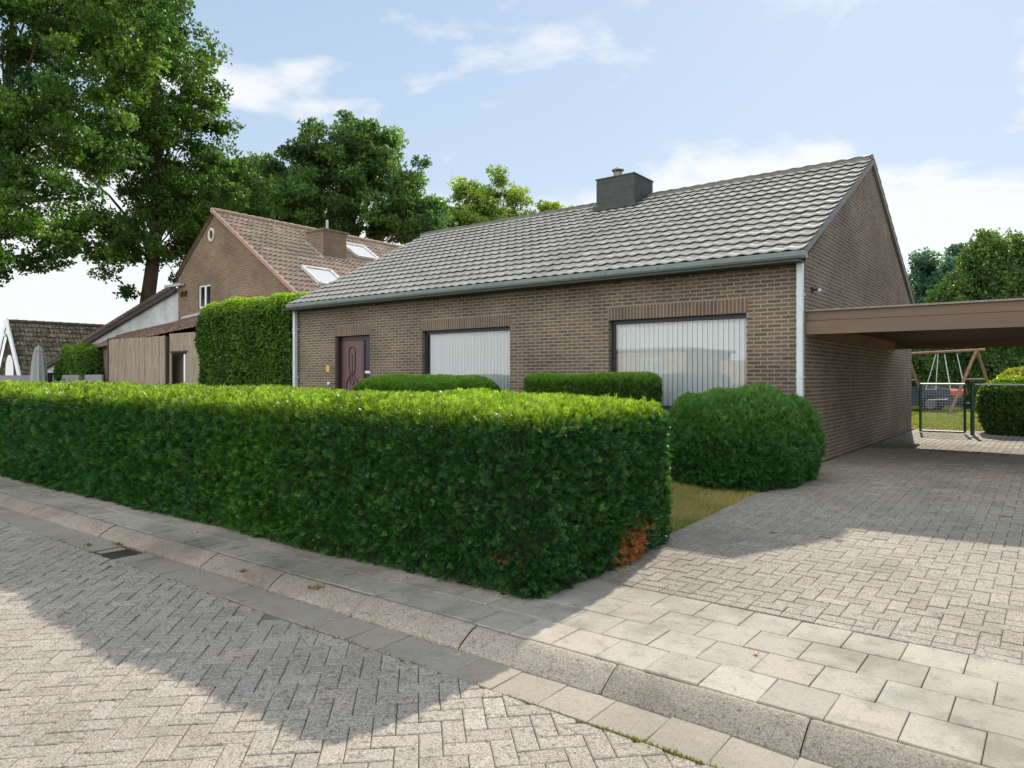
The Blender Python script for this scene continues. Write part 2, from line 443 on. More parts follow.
class Pavers:
    def __init__(s): s.v = []; s.f = []; s.c = []
    def add(s, poly, zf, col, gap=0.0022, bev=0.006, drop=0.013, tilt=0.0012, lift=0.0, detail=True):
        if len(poly) < 3: return
        if sum(poly[i][0] * poly[(i + 1) % len(poly)][1] - poly[(i + 1) % len(poly)][0] * poly[i][1] for i in range(len(poly))) < 0: poly = poly[::-1]
        o = inset(poly, gap); t = inset(poly, gap + bev)
        if area(t) < 1e-4 or area(o) > area(poly): return
        cx = sum(p[0] for p in o) / len(o); cy = sum(p[1] for p in o) / len(o)
        tx, ty, h = random.gauss(0, tilt * 7), random.gauss(0, tilt * 7), random.gauss(0, tilt) + lift
        H = lambda p: float(zf(p[0], p[1])) + h + tx * (p[0] - cx) + ty * (p[1] - cy)
        i = len(s.v); n = len(o)
        s.v += [(p[0], p[1], H(p)) for p in t]; s.f.append(list(range(i, i + n)))
        if detail:
            s.v += [(p[0], p[1], H(p) - 0.0035) for p in o] + [(p[0], p[1], H(p) - drop) for p in o]
            for k in range(n):
                k2 = (k + 1) % n
                s.f.append([i + n + k, i + n + k2, i + k2, i + k]); s.f.append([i + 2 * n + k, i + 2 * n + k2, i + n + k2, i + n + k])
            s.c += [col] * (3 * n)
        else: s.c += [col] * n
    def build(s, name, mat):
        return np_mesh(name, s.v, s.f, mat, cols=np.array(s.c))

def rcol(base, sd=0.09, warm=0.03):
    g = max(0.4, random.gauss(1, sd)); w = random.gauss(0, warm)
    return (base[0] * g * (1 + w), base[1] * g, base[2] * g * (1 - w))

# road: herringbone at 45 degrees to the kerb
ROADZ = -0.10
def settle(x, y): return 0.004 * math.sin(x * 1.9 + 1.4 * math.sin(y * 1.1)) + 0.003 * math.sin(y * 2.7 + x * .8)
def road_z(x, y): return ROADZ - .002 + settle(x, y)
pv = Pavers(); w = 0.1075; c45 = math.sqrt(0.5)
def rot45(x, y): return ((x - y) * c45, (x + y) * c45)
N = 170
for i in range(-N, N):
    for j in range(-N, N):
        k = (i - j) % 4
        if k == 0: rc = (i, j, i + 2, j + 1)
        elif k == 2: rc = (i, j - 1, i + 1, j + 1)
        else: continue
        cx, cy = rot45((rc[0] + rc[2]) / 2 * w, (rc[1] + rc[3]) / 2 * w); cx -= 7
        if not (-19 < cx < 4 and -3.5 < cy < 3.1): continue
        pts = []
        for a, b2 in ((rc[0], rc[1]), (rc[2], rc[1]), (rc[2], rc[3]), (rc[0], rc[3])):
            x, y = rot45(a * w, b2 * w); pts.append((x - 7, y))
        pts = clip(pts, 0, 1, 2.915)
        if len(pts) < 3 or area(pts) < 0.0022: continue
        far = math.hypot(cx, cy) > 12
        pv.add(pts, road_z, rcol((0.325, 0.295, 0.25), 0.055, 0.012), detail=not far, tilt=0.0016)
M['paver_road'] = paver_mat('concrete_road_paver', 1.0, 0.62, 0.25)
kind(pv.build('road', M['paver_road']), 'structure')
# joints under the stones (sand and moss)
b = NB('joint_sand'); n = b.noise(3, 6, 0.7); n2 = b.noise(40, 3)
c = b.ramp(n, [(0.35, (0.14, 0.125, 0.10)), (0.58, (0.19, 0.17, 0.13)), (0.72, (0.12, 0.12, 0.065))])
b.pbr(c, 0.95, b.bump(n2, 0.6, 0.01), spec=0.1); M['joint'] = b.m
b = NB('far_paving'); n = b.noise(4, 6, 0.7); n2 = b.noise(70, 3)
b.pbr(b.ramp(n, [(0.3, (0.23, 0.21, 0.18)), (0.7, (0.31, 0.285, 0.245))]), 0.9, b.bump(n2, 0.5, 0.01), spec=0.2); M['farpave'] = b.m
def sheet(name, x0, x1, ys, zs, mat, nx=1):
    V = []; xs = [x0 + (x1 - x0) * i / nx for i in range(nx + 1)]
    for y, z in zip(ys, zs):
        for x in xs: V.append((x, y, z))
    n = nx + 1
    F = np.array([[j * n + i, j * n + i + 1, (j + 1) * n + i + 1, (j + 1) * n + i] for j in range(len(ys) - 1) for i in range(nx)])
    return kind(np_mesh(name, V, F, mat), 'structure')
sheet('road_joint_sand', -19, 4, [-3.5, 2.92], [ROADZ - 0.012] * 2, M['joint'])
sheet('road_surface', -160, -19, [-3.5, 2.92], [ROADZ - 0.004] * 2, M['farpave'])
sheet('road_surface', 4, 120, [-3.5, 2.92], [ROADZ - 0.004] * 2, M['farpave'])

# gutter strip of slabs, sinking around the drain
DX = -7.1
def gut_z(x, y):
    sag = 0.03 * math.exp(-((x - DX) / 0.35) ** 2)
    return ROADZ - 0.004 - 0.014 * math.sin(max(0, min(1, (y - 2.92) / 0.3)) * math.pi) - sag * 0.5
gp = Pavers()
x = -60.0
while x < 20:
    L = 0.30
    if not (DX - 0.25 < x + L / 2 < DX + 0.2):
        for (ya, yb) in ((2.925, 3.07), (3.07, 3.222)) if -30 < x < 12 else ((2.925, 3.222),):
            pass
        q = [(x, 2.925), (x + L, 2.925), (x + L, 3.225), (x, 3.225)]
        gp.add(q, gut_z, rcol((0.32, 0.288, 0.24), 0.04, .01), gap=0.0012, bev=0.003, tilt=0.0018)
    x += L
M['gutter_slab'] = paver_mat('smooth_gutter_concrete', 0.95, 0.22, 0.35, sc=120)
kind(gp.build('gutter_strip', M['gutter_slab']), 'structure')
sheet('gutter_joint_sand', -60, 20, [2.90, 3.24], [ROADZ - 0.045] * 2, M['joint'])

# kerb: 1 m concrete stones with a rounded shoulder
kb = MB(); x = -60.9; KP = [(3.228, -0.14), (3.230, -0.100), (3.236, -0.086), (3.252, -0.074), (3.29, -0.052), (3.33, -0.031), (3.365, -0.014), (3.395, -0.005), (3.412, -0.003), (3.412, -0.14)]
KV = []; KF = []; KC = []
while x < 25:
    L = 0.997; dy = random.gauss(0, 0.003); dz = random.gauss(0, 0.004); g = random.gauss(1, 0.06); col = (0.31 * g, 0.275 * g, 0.225 * g)
    g0 = len(KV); segs = [x + 0.002, x + 0.02] + [x + 0.02 + (L - 0.05) * k / 4 for k in range(1, 4)] + [x + L - 0.02, x + L]
    for si, sx in enumerate(segs):
        e = 0.003 if si in (0, len(segs) - 1) else 0
        for (y, z) in KP:
            KV.append((sx, y + dy + (e if y < 3.3 else 0), z + dz - e)); KC.append(col)
    n = len(KP)
    for si in range(len(segs) - 1):
        for k in range(n - 1):
            KF.append([g0 + si * n + k, g0 + (si + 1) * n + k, g0 + (si + 1) * n + k + 1, g0 + si * n + k + 1][::-1])
    KF.append([g0 + k for k in range(n)]); KF.append([g0 + (len(segs) - 1) * n + k for k in range(n)][::-1])
    x += 1.0
M['kerb'] = paver_mat('rough_kerb_concrete', 1.0, 0.55, 0.55, sc=110)
kind(np_mesh('kerb', KV, KF, M['kerb'], cols=np.array(KC), smooth=True), 'structure')

# pavement of 30 cm slabs, half bond
sp = Pavers()
for r in range(4):
    y0 = 3.418 + r * 0.3245
    x = -60.0 + (0.15 if r % 2 else 0.0) + 0.05
    while x < 20:
        if not (-30 < x < 12): 
            L = 0.3
        L = 0.30
        q = [(x, y0), (x + L, y0), (x + L, y0 + 0.3245), (x, y0 + 0.3245)]
        base = (0.36, 0.335, 0.29) if random.random() < 0.7 else (0.335, 0.31, 0.265)
        sp.add(q, lambda x, y: 0.0, rcol(base, 0.035, 0.01), gap=0.0022, bev=0.003, tilt=0.0013, detail=(-25 < x < 8))
        x += L
M['slab'] = paver_mat('pavement_slab', 1.0, 0.20, 0.75, sc=110)
kind(sp.build('pavement', M['slab']), 'structure')
sheet('pavement_joint_sand', -60, 20, [3.40, 4.74], [-0.013] * 2, M['joint'])

# driveway: herringbone along the house axes, a running edge row along the pavement
dp = Pavers(); w = 0.1075
zf = lambda x, y: float(gh(y)) - .002 + settle(x, y)
x = -2.96
while x < 5.5:
    dp.add([(x, 4.742), (x + 0.215, 4.742), (x + 0.215, 4.8325), (x, 4.8325)], zf, rcol((0.29, 0.27, 0.235), 0.08))
    x += 0.215
for i in range(-5, 90):
    for j in range(-5, 160):
        k = (i - j) % 4
        if k == 0: rc = (i, j, i + 2, j + 1)
        elif k == 2: rc = (i, j - 1, i + 1, j + 1)
        else: continue
        X0, Y0 = -2.96, 4.8325
        q = [(X0 + rc[0] * w, Y0 + rc[1] * w), (X0 + rc[2] * w, Y0 + rc[1] * w), (X0 + rc[2] * w, Y0 + rc[3] * w), (X0 + rc[0] * w, Y0 + rc[3] * w)]
        for (a, b2, c2) in ((-1, 0, 2.96), (1, 0, 5.5), (0, -1, -4.8325), (0, 1, 21.2)):
            q = clip(q, a, b2, c2)
            if len(q) < 3: break
        if len(q) < 3 or area(q) < 0.002: continue
        dp.add(q, zf, rcol((0.30, 0.272, 0.228) if Y0 + rc[1] * w < 16.5 else (0.42, 0.385, 0.335), 0.055, 0.012), tilt=0.0016, detail=Y0 + rc[1] * w < 15)  # far pavers near the gate coloured paler to stand in for strong sunlight
M['paver_drive'] = paver_mat('driveway_paver', 1.0, 0.62, 0.35)
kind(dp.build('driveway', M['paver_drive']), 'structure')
sheet('driveway_joint_sand', -2.98, 5.52, [4.71, 4.73, 11.1, 21.22], [-0.012, -0.012, HG - 0.012, HG - 0.012], M['joint'])

# lawns (base sheets) with grass standing on them
b = NB('lawn_soil'); n = b.noise(1.6, 6, 0.7); n2 = b.noise(60, 3)
c = b.ramp(n, [(0.35, (0.10, 0.13, 0.04)), (0.55, (0.26, 0.22, 0.10)), (0.7, (0.12, 0.15, 0.05))])
b.pbr(c, 0.95, b.bump(n2, 0.8, 0.02), spec=0.1); M['lawn'] = b.m
sheet('front_lawn', -15.6, -2.985, [4.74, 11.1], [-0.006, HG - 0.006], M['lawn'], 4)
sheet('back_lawn', -14, 14, [21.25, 45], [HG - 0.01, HG - 0.01], M['lawn'], 4)
def blades(name, pts, hmin, hmax, wid, colf, mat, label, cat):
    n = len(pts); a = rng.uniform(0, 2 * np.pi, n); h = rng.uniform(hmin, hmax, n); lean = rng.uniform(0.1, 0.9, n) * h
    b0 = rng.uniform(0, 2 * np.pi, n)
    dx = np.cos(a) * wid / 2; dy = np.sin(a) * wid / 2
    tip = pts + np.stack([np.cos(b0) * lean, np.sin(b0) * lean, h], 1)
    P0 = pts + np.stack([dx, dy, 0 * dx], 1); P1 = pts - np.stack([dx, dy, 0 * dx], 1)
    V = np.stack([P0, P1, tip], 1).reshape(-1, 3); F = np.arange(3 * n).reshape(n, 3)
    o = np_mesh(name, V, F, mat, cols=np.repeat(colf(n, pts), 3, 0))
    o['kind'] = 'stuff'; tag(o, label, cat); return o
M['grass'] = leaf_mat('grass_blade', 0.3, 0.7)
def patch(p, s=1.7, ph=0.0):
    return 0.5 + 0.5 * np.sin(p[:, 0] * s + 1.3 * np.sin(p[:, 1] * s * 1.3 + ph)) * np.cos(p[:, 1] * s * 0.9 + ph + 0.8 * np.sin(p[:, 0] * 2.3))
def gcol(n, p):
    t = np.clip(patch(p, 3.1) * .8 + .15 + rng.normal(0, 0.4, n), 0, 1)[:, None]
    return (1 - t) * np.array([0.15, 0.22, 0.045]) + t * np.array([0.48, 0.36, 0.14])
n = 70000; X = rng.uniform(-6.5, -2.965, n); Y = rng.uniform(4.75, 10.9, n); X[:2500] = -2.985 + rng.normal(0, .03, 2500)
blades('lawn_grass', np.stack([X, Y, gh(Y) - 0.005], 1), 0.02, 0.065, 0.005, gcol, M['grass'], 'dry yellow green front lawn beside the driveway', 'grass')
n = 60000; X = rng.uniform(-8, 6, n); Y = rng.uniform(21.3, 38, n)
def gcol2(n, p):
    t = np.clip(patch(p, 0.8) * 0.6 + rng.normal(0, 0.25, n), 0, 1)[:, None]
    return (1 - t) * np.array([0.16, 0.24, 0.04]) + t * np.array([0.38, 0.34, 0.10])
blades('back_lawn_grass', np.stack([X, Y, 0 * Y + HG - 0.01], 1), 0.03, 0.07, 0.03, gcol2, M['grass'], 'sunlit back garden lawn behind the wire gate', 'grass')
# moss and weeds in the kerb and slab joints
P = []
def tuft_line(x0, x1, y, z, dens, jit=0.008):
    k = int((x1 - x0) * dens); xs = rng.uniform(x0, x1, k)
    keep = rng.uniform(0, 1, k) < np.clip(np.sin(xs * 3.1) * 0.5 + np.sin(xs * 7.7) * 0.4 + 0.25, 0, 1)
    xs = xs[keep]; P.append(np.stack([xs, y + rng.normal(0, jit, len(xs)), np.full(len(xs), z)], 1))
tuft_line(-3.0, 0.6, 2.92, -0.112, 900); tuft_line(-12, -3, 2.92, -0.112, 90)
tuft_line(-3, 4, 4.722, -0.012, 500); tuft_line(-9, -6, 3.228, -0.11, 60)
for cx, cy in ((-5.25, 3.24), (-5.2, 3.4), (-4.42, 3.3), (-7.4, 3.2), (0.35, 4.1), (-0.9, 4.07), (-4.41, 3.37), (-7.6, 3.0)):
    k = 60; P.append(np.stack([cx + rng.normal(0, .03, k), cy + rng.normal(0, .02, k), np.full(k, -0.02 if cy > 3.2 else -0.1)], 1))
blades('moss_and_weeds', np.concatenate(P), 0.008, 0.028, 0.008, lambda n, p: np.clip(rng.normal(1, .2, (n, 1)), .5, 1.6) * np.array([0.17, 0.17, 0.04]), M['grass'], 'moss and small weeds growing in the kerb joints', 'weeds')

# drain in the gutter
dr = empty('drain_cover', (DX, 3.08, ROADZ - 0.03), 'dark sunken storm drain cover in the gutter by the kerb', 'drain')
mb = MB(); mb.box(DX - .24, DX + .2, 2.93, 2.955, ROADZ - .04, ROADZ - .012); mb.box(DX - .24, DX + .2, 3.195, 3.22, ROADZ - .04, ROADZ - .012)
mb.box(DX - .24, DX - .215, 2.955, 3.195, ROADZ - .04, ROADZ - .012); mb.box(DX + .175, DX + .2, 2.955, 3.195, ROADZ - .04, ROADZ - .012); mb.build('rim', simple('rusted_iron', (.045, .038, .030), .8, .3), dr)
mb = MB()
for k in range(8): mb.box(DX - .205 + k * .048, DX - .18 + k * .048, 2.957, 3.193, ROADZ - .04, ROADZ - .018)
mb.build('grate', simple('rusted_iron', (.05, .042, .034), .8, .3), dr)

# fallen leaves
lc = [(-2.85, 3.16), (-3.95, 3.1), (-1.35, 4.0), (-5.9, 3.5), (-6.1, 3.9), (-0.6, 3.1)]
for k, (x, y) in enumerate(lc[:3]):
    V = []; s = 0.035 - 0.006 * k
    for (a, r, h) in ((0, 1.2, .006), (.9, .6, .004), (1.57, .75, .012), (2.3, .6, .004), (3.14, 1.0, .008), (4.0, .6, .002), (4.71, .75, .011), (5.4, .6, .003)):
        V.append((x + math.cos(a + k) * r * s, y + math.sin(a + k) * r * s, (ROADZ - .01 if y < 3.2 else 0.003) + h))
    V.append((x, y, (ROADZ - .01 if y < 3.2 else 0.003) + .004))
    o = np_mesh('fallen_leaf', V, [[i, (i + 1) % 8, 8] for i in range(8)], simple('dry_leaf', (0.50, 0.30, 0.14), .8))
    tag(o, ['dry orange leaf in the gutter by the shadow edge', 'small dry leaf in the gutter further left below the kerb', 'brown leaf scrap lying on the sunlit slabs'][k], 'leaf')

n = 1600; X = -2.9 - rng.exponential(4.5, n); Y = np.where(rng.uniform(0, 1, n) < .55, 3.98 + rng.normal(0, .10, n), np.where(rng.uniform(0, 1, n) < .6, 3.20 + rng.normal(0, .02, n), rng.uniform(3.42, 4.1, n)))
n2 = 500; X = np.concatenate([X, rng.uniform(-7, 3.5, n2)]); Y = np.concatenate([Y, rng.uniform(0.3, 9.5, n2)])
Z = np.where(Y < 3.225, ROADZ + .004, np.where(Y < 3.41, -.02 - .06 * (3.41 - Y) / .18, gh(Y) + .004)); okk = ~((X < -2.95) & (Y > 4.3)); X, Y, Z = X[okk], Y[okk], Z[okk]
blades('leaf_litter', np.stack([X, Y, Z], 1), 0.001, 0.006, 0.014, lambda n, p: np.clip(rng.normal(1, .35, (n, 1)), .3, 1.8) * np.array([0.17, 0.12, 0.06]), M['grass'], 'tiny dry leaf scraps and grit scattered along the kerb', 'litter')

# ================================================================= FOLIAGE
def unit(v): return v / (np.linalg.norm(v, axis=1, keepdims=True) + 1e-9)
def frames(d):
    ref = np.where(np.abs(d[:, 2:3]) < 0.9, np.array([[0, 0, 1.]]), np.array([[1., 0, 0]]))
    x = unit(np.cross(d, ref)); y = np.cross(x, d)
    a = rng.uniform(0, 2 * np.pi, len(d))[:, None]
    return x * np.cos(a) + y * np.sin(a), -x * np.sin(a) + y * np.cos(a)
def scatter(tmpl, pos, d, size, col, cvar=0.12):
    """tmpl (k,4,3) quads with local z along d"""
    n = len(pos); d = unit(d); x, y = frames(d); B = np.stack([x, y, d], 1)       # n,3(axis),3
    T = tmpl.reshape(-1, 3)
    V = np.einsum('ka,nab->nkb', T, B) * size[:, None, None] + pos[:, None, :]
    k = len(T); q = len(tmpl)
    cq = col[:, None, :] * np.clip(rng.normal(1, cvar, (n, q, 1)), 0.4, 1.8)
    C = np.repeat(cq, 4, 1)
    return V.reshape(-1, 3), C.reshape(-1, 3)
def quads_obj(name, V, C, mat, parent=None):
    return np_mesh(name, V, np.arange(len(V)).reshape(-1, 4), mat, parent, cols=C)
def needle_sprig(n=10, L=1.0, nl=0.42, nw=0.13):
    T = []
    for i in range(n):
        z = L * (i + 0.5) / n * 0.8; s = 1 if i % 2 else -1
        a = Vector((0, 0, z)); tipd = Vector((s * nl * (1.1 - 0.5 * i / n), 0.10 * math.sin(i * 2.1), nl * 0.65)); side = Vector((0, 0, 1)) * nw
        b2 = a + tipd; T.append([a - side * 0.4, a + tipd * .5 - side * .6 + Vector((0, .05, 0)), b2, a + tipd * .45 + side * .7])
    T.append([Vector((-.04, 0, L * .5)), Vector((.04, 0, L * .5)), Vector((.03, .04, L)), Vector((-.03, .04, L))])
    return np.array([[list(p) for p in q] for q in T])
def leaf_sprig(n=5, L=1.0, lw=0.42, ll=0.62):
    T = []
    for i in range(n):
        ang = i * 2.4; z = L * (i / n) * 0.6
        o = Vector((math.cos(ang), math.sin(ang), 0.75)).normalized(); sd = o.cross(Vector((0, 0, 1))).normalized(); up = sd.cross(o)
        a = Vector((0, 0, z)); T.append([a, a + o * ll * .5 - sd * lw * .5 + up * .04, a + o * ll, a + o * ll * .5 + sd * lw * .5 + up * .04])
    return np.array([[list(p) for p in q] for q in T])
YEW = needle_sprig(7, 1.0, 0.50, 0.155)
LEAF = leaf_sprig(5)
LEAF3 = leaf_sprig(3, 1.0, 0.6, 0.9)

def rbox_surface(lo, hi, r, pts):
    lo = np.array(lo, float); hi = np.array(hi, float)
    i = np.clip(pts, lo + r, hi - r); d = pts - i; n = unit(d)
    return i + n * r, n
def sample_box(lo, hi, n, wts):
    lo = np.array(lo, float); hi = np.array(hi, float); s = hi - lo
    faces = ['-x', '+x', '-y', '+y', '+z']; ar = np.array([s[1] * s[2], s[1] * s[2], s[0] * s[2], s[0] * s[2], s[0] * s[1]]) * np.array([wts[f] for f in faces])
    f = rng.choice(5, n, p=ar / ar.sum()); P = lo + rng.uniform(0, 1, (n, 3)) * s
    P[f == 0, 0] = lo[0]; P[f == 1, 0] = hi[0]; P[f == 2, 1] = lo[1]; P[f == 3, 1] = hi[1]; P[f == 4, 2] = hi[2]
    return P
def wob(p, amp, s=1.0):
    return amp * (np.sin(p[:, 0] * 2.1 * s + 1.7 * np.sin(p[:, 2] * 2.7 * s)) * 0.5 + np.sin(p[:, 0] * 5.3 * s + p[:, 2] * 4.1 * s + p[:, 1] * 3.9 * s) * 0.3 + np.sin(p[:, 1] * 3.1 * s + p[:, 0] * 1.3 + 2) * 0.35)
CORE = simple('dark_twigs', (0.022, 0.034, 0.014), 0.95, 0.4, 14, bump=0.5)
def core_box(name, lo, hi, r, parent, wobamp=0.03, shrink=0.07, step=0.16):
    lo = np.array(lo, float); hi = np.array(hi, float); V = []; F = []
    for ax in range(3):
        for sgn in (0, 1):
            u, v = [a for a in range(3) if a != ax]; nu = max(2, int((hi[u] - lo[u]) / step)); nv = max(2, int((hi[v] - lo[v]) / step)); b0 = len(V)
            for i in range(nu + 1):
                for j in range(nv + 1):
                    p = [0, 0, 0]; p[ax] = (lo, hi)[sgn][ax]; p[u] = lo[u] + (hi[u] - lo[u]) * i / nu; p[v] = lo[v] + (hi[v] - lo[v]) * j / nv; V.append(p)
            for i in range(nu):
                for j in range(nv):
                    a = b0 + i * (nv + 1) + j; F.append([a, a + nv + 1, a + nv + 2, a + 1])
    V = np.array(V, float); P, nn = rbox_surface(lo, hi, r, V); P = P + nn * (wob(P, wobamp)[:, None] - shrink)
    P[:, 2] = np.maximum(P[:, 2], lo[2] - 0.02)
    return np_mesh(name, P, np.array(F), CORE, parent)

def hedge_leaves(lo, hi, r, n, wts, tmpl, size, sfun, colfun, amp=0.03, jit=0.04, up=0.5, skirt=0.0):
    P0 = sample_box(lo, hi, n, wts)
    dist = np.linalg.norm(P0 - CAM, axis=1); sz = sfun(dist)
    keep = rng.uniform(0, 1, n) < (sfun(0) / sz) ** 2 * 1.0
    P0 = P0[keep]; sz = sz[keep]
    P, nn = rbox_surface(lo, hi, r, P0)
    # bottom: leave walls straight near the ground
    low = P0[:, 2] < lo[2] + r
    P[low, 2] = P0[low, 2]
    if skirt: P[:, :] -= nn * (skirt * np.clip(1 - (P[:, 2:3] - lo[2]) / 0.35, 0, 1))
    depth = rng.exponential(jit, len(P)) - jit * 0.8
    P = P + nn * (wob(P, amp) - depth)[:, None]
    d = nn + rng.normal(0, 0.55, P.shape) + np.array([0, 0, up])
    return P, d, size * sz * rng.uniform(0.7, 1.25, len(P)), colfun(P, nn, depth)

# ---- the big front hedge
FH_LO, FH_HI = (-24.0, 3.985, -0.03), (-2.88, 6.12, 1.29)
hf = empty('front_hedge', (-13, 5.1, 0), 'long clipped yew hedge with yellow green top along the pavement', 'hedge')
core_box('inner_twigs', (FH_LO[0], FH_LO[1], -0.02), FH_HI, 0.18, hf, 0.045, 0.085)
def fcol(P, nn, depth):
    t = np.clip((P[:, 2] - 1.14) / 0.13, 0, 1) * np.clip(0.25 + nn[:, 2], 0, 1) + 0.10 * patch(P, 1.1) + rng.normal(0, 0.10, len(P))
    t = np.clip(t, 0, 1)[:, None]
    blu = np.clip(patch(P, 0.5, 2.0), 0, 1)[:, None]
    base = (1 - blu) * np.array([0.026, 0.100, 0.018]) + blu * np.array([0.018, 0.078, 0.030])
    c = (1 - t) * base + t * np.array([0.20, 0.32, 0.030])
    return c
W = {'-x': 0.2, '+x': 1.0, '-y': 1.0, '+y': 0.25, '+z': 0.9}
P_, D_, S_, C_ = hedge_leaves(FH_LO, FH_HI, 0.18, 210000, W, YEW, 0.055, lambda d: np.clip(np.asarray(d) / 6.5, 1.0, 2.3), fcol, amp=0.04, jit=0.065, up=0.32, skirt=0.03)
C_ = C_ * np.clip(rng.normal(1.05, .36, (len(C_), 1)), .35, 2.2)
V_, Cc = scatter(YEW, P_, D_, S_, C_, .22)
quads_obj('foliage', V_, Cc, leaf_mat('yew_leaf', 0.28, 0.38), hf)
# stray shoots standing out of the clipped face
n = 900; P0 = sample_box(FH_LO, FH_HI, n, W); P0 = P0[P0[:, 0] > -13]; Ps, ns = rbox_surface(FH_LO, FH_HI, .18, P0)
d = ns + rng.normal(0, .3, Ps.shape) + np.array([0, 0, .6])
V_, Cc = scatter(YEW, Ps + ns * .03, d, rng.uniform(.06, .11, len(Ps)), fcol(Ps, ns, 0) * 1.25)
quads_obj('stray_shoots', V_, Cc, leaf_mat('yew_shoot', 0.4, 0.5), hf)
# brown dead patch low on the end face, small one on the front
n = 700; pc = np.stack([np.full(n, -2.85) + rng.normal(0, .03, n), 5.32 + rng.normal(0, .11, n), 0.20 + rng.normal(0, .075, n)], 1)
pc[:, 1] += (pc[:, 2] - .2) * 0.5
n2 = 14; pd = np.stack([-3.12 + rng.normal(0, .09, n2), np.full(n2, 3.99) + rng.normal(0, .03, n2), .27 + rng.normal(0, .06, n2)], 1)
pp = np.concatenate([pc, pd]); pp[:, 2] = np.maximum(pp[:, 2], .02)
dd = np.concatenate([np.tile([[1, 0, .1]], (n, 1)), np.tile([[0, -1, .1]], (n2, 1))]) + rng.normal(0, .5, (n + n2, 3))
V_, Cc = scatter(YEW, pp, dd, rng.uniform(.04, .065, n + n2), np.tile([[0.36, 0.15, 0.055]], (n + n2, 1)) * rng.uniform(.5, 1.2, (n + n2, 1)))
o = quads_obj('dead_twigs', V_, Cc, leaf_mat('dead_leaf', 0.2, 0.8), hf); o['label'] = 'brown dead patch low on the hedge end'
mb = MB()
for k in range(26):
    x = -3.1 - k * .42 + random.uniform(-.1, .1); y = 4.5 + random.uniform(-.1, .2)
    mb = MB(); mb.tube([(x, y, -.02), (x + .02, y, .3), (x + random.uniform(-.1, .1), y, .6)], [.03, .025, .015], 6); mb.build('stem', M['bark'], hf)

# ---- clipped garden shrubs
def gen_hedge(name, lo, hi, r, n, label, cat, colA, colT, size, tmpl, amp, wts=None, jit=.04, toplo=.25, group=None, smat=None, up=.4, trans=.38):
    e = empty(name, ((lo[0] + hi[0]) / 2, (lo[1] + hi[1]) / 2, lo[2]), label, cat, group)
    core_box('inner_twigs', lo, hi, r, e, amp, 0.09 if min(np.array(hi) - np.array(lo)) > 0.5 else .05)
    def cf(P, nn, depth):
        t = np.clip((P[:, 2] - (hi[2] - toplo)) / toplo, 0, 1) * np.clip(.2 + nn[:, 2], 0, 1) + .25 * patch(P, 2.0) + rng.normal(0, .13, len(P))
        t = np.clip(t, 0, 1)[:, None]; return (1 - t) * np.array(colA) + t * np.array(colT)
    w = wts or {'-x': .4, '+x': 1, '-y': 1, '+y': .3, '+z': 1}
    P, D, S, C = hedge_leaves(lo, hi, r, n, w, tmpl, size, lambda d: np.ones_like(np.asarray(d, float)), cf, amp, jit, up)
    V, C = scatter(tmpl, P, D, S, C)
    quads_obj('foliage', V, C, smat or leaf_mat(name + '_leaf', trans, .45), e); return e
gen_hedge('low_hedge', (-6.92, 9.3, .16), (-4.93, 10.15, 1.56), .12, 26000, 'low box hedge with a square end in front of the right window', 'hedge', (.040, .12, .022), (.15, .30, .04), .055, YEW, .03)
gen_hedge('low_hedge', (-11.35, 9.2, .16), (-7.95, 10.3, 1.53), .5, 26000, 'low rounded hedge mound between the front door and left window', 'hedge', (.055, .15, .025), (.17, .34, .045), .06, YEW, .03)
gen_hedge('tall_hedge', (-21.15, 11.55, .1), (-16.1, 13.4, 3.70), .32, 62000, 'tall square cut laurel hedge left of the bungalow', 'hedge', (.030, .085, .018), (.26, .42, .04), .15, LEAF, .09, jit=.10, toplo=.5)

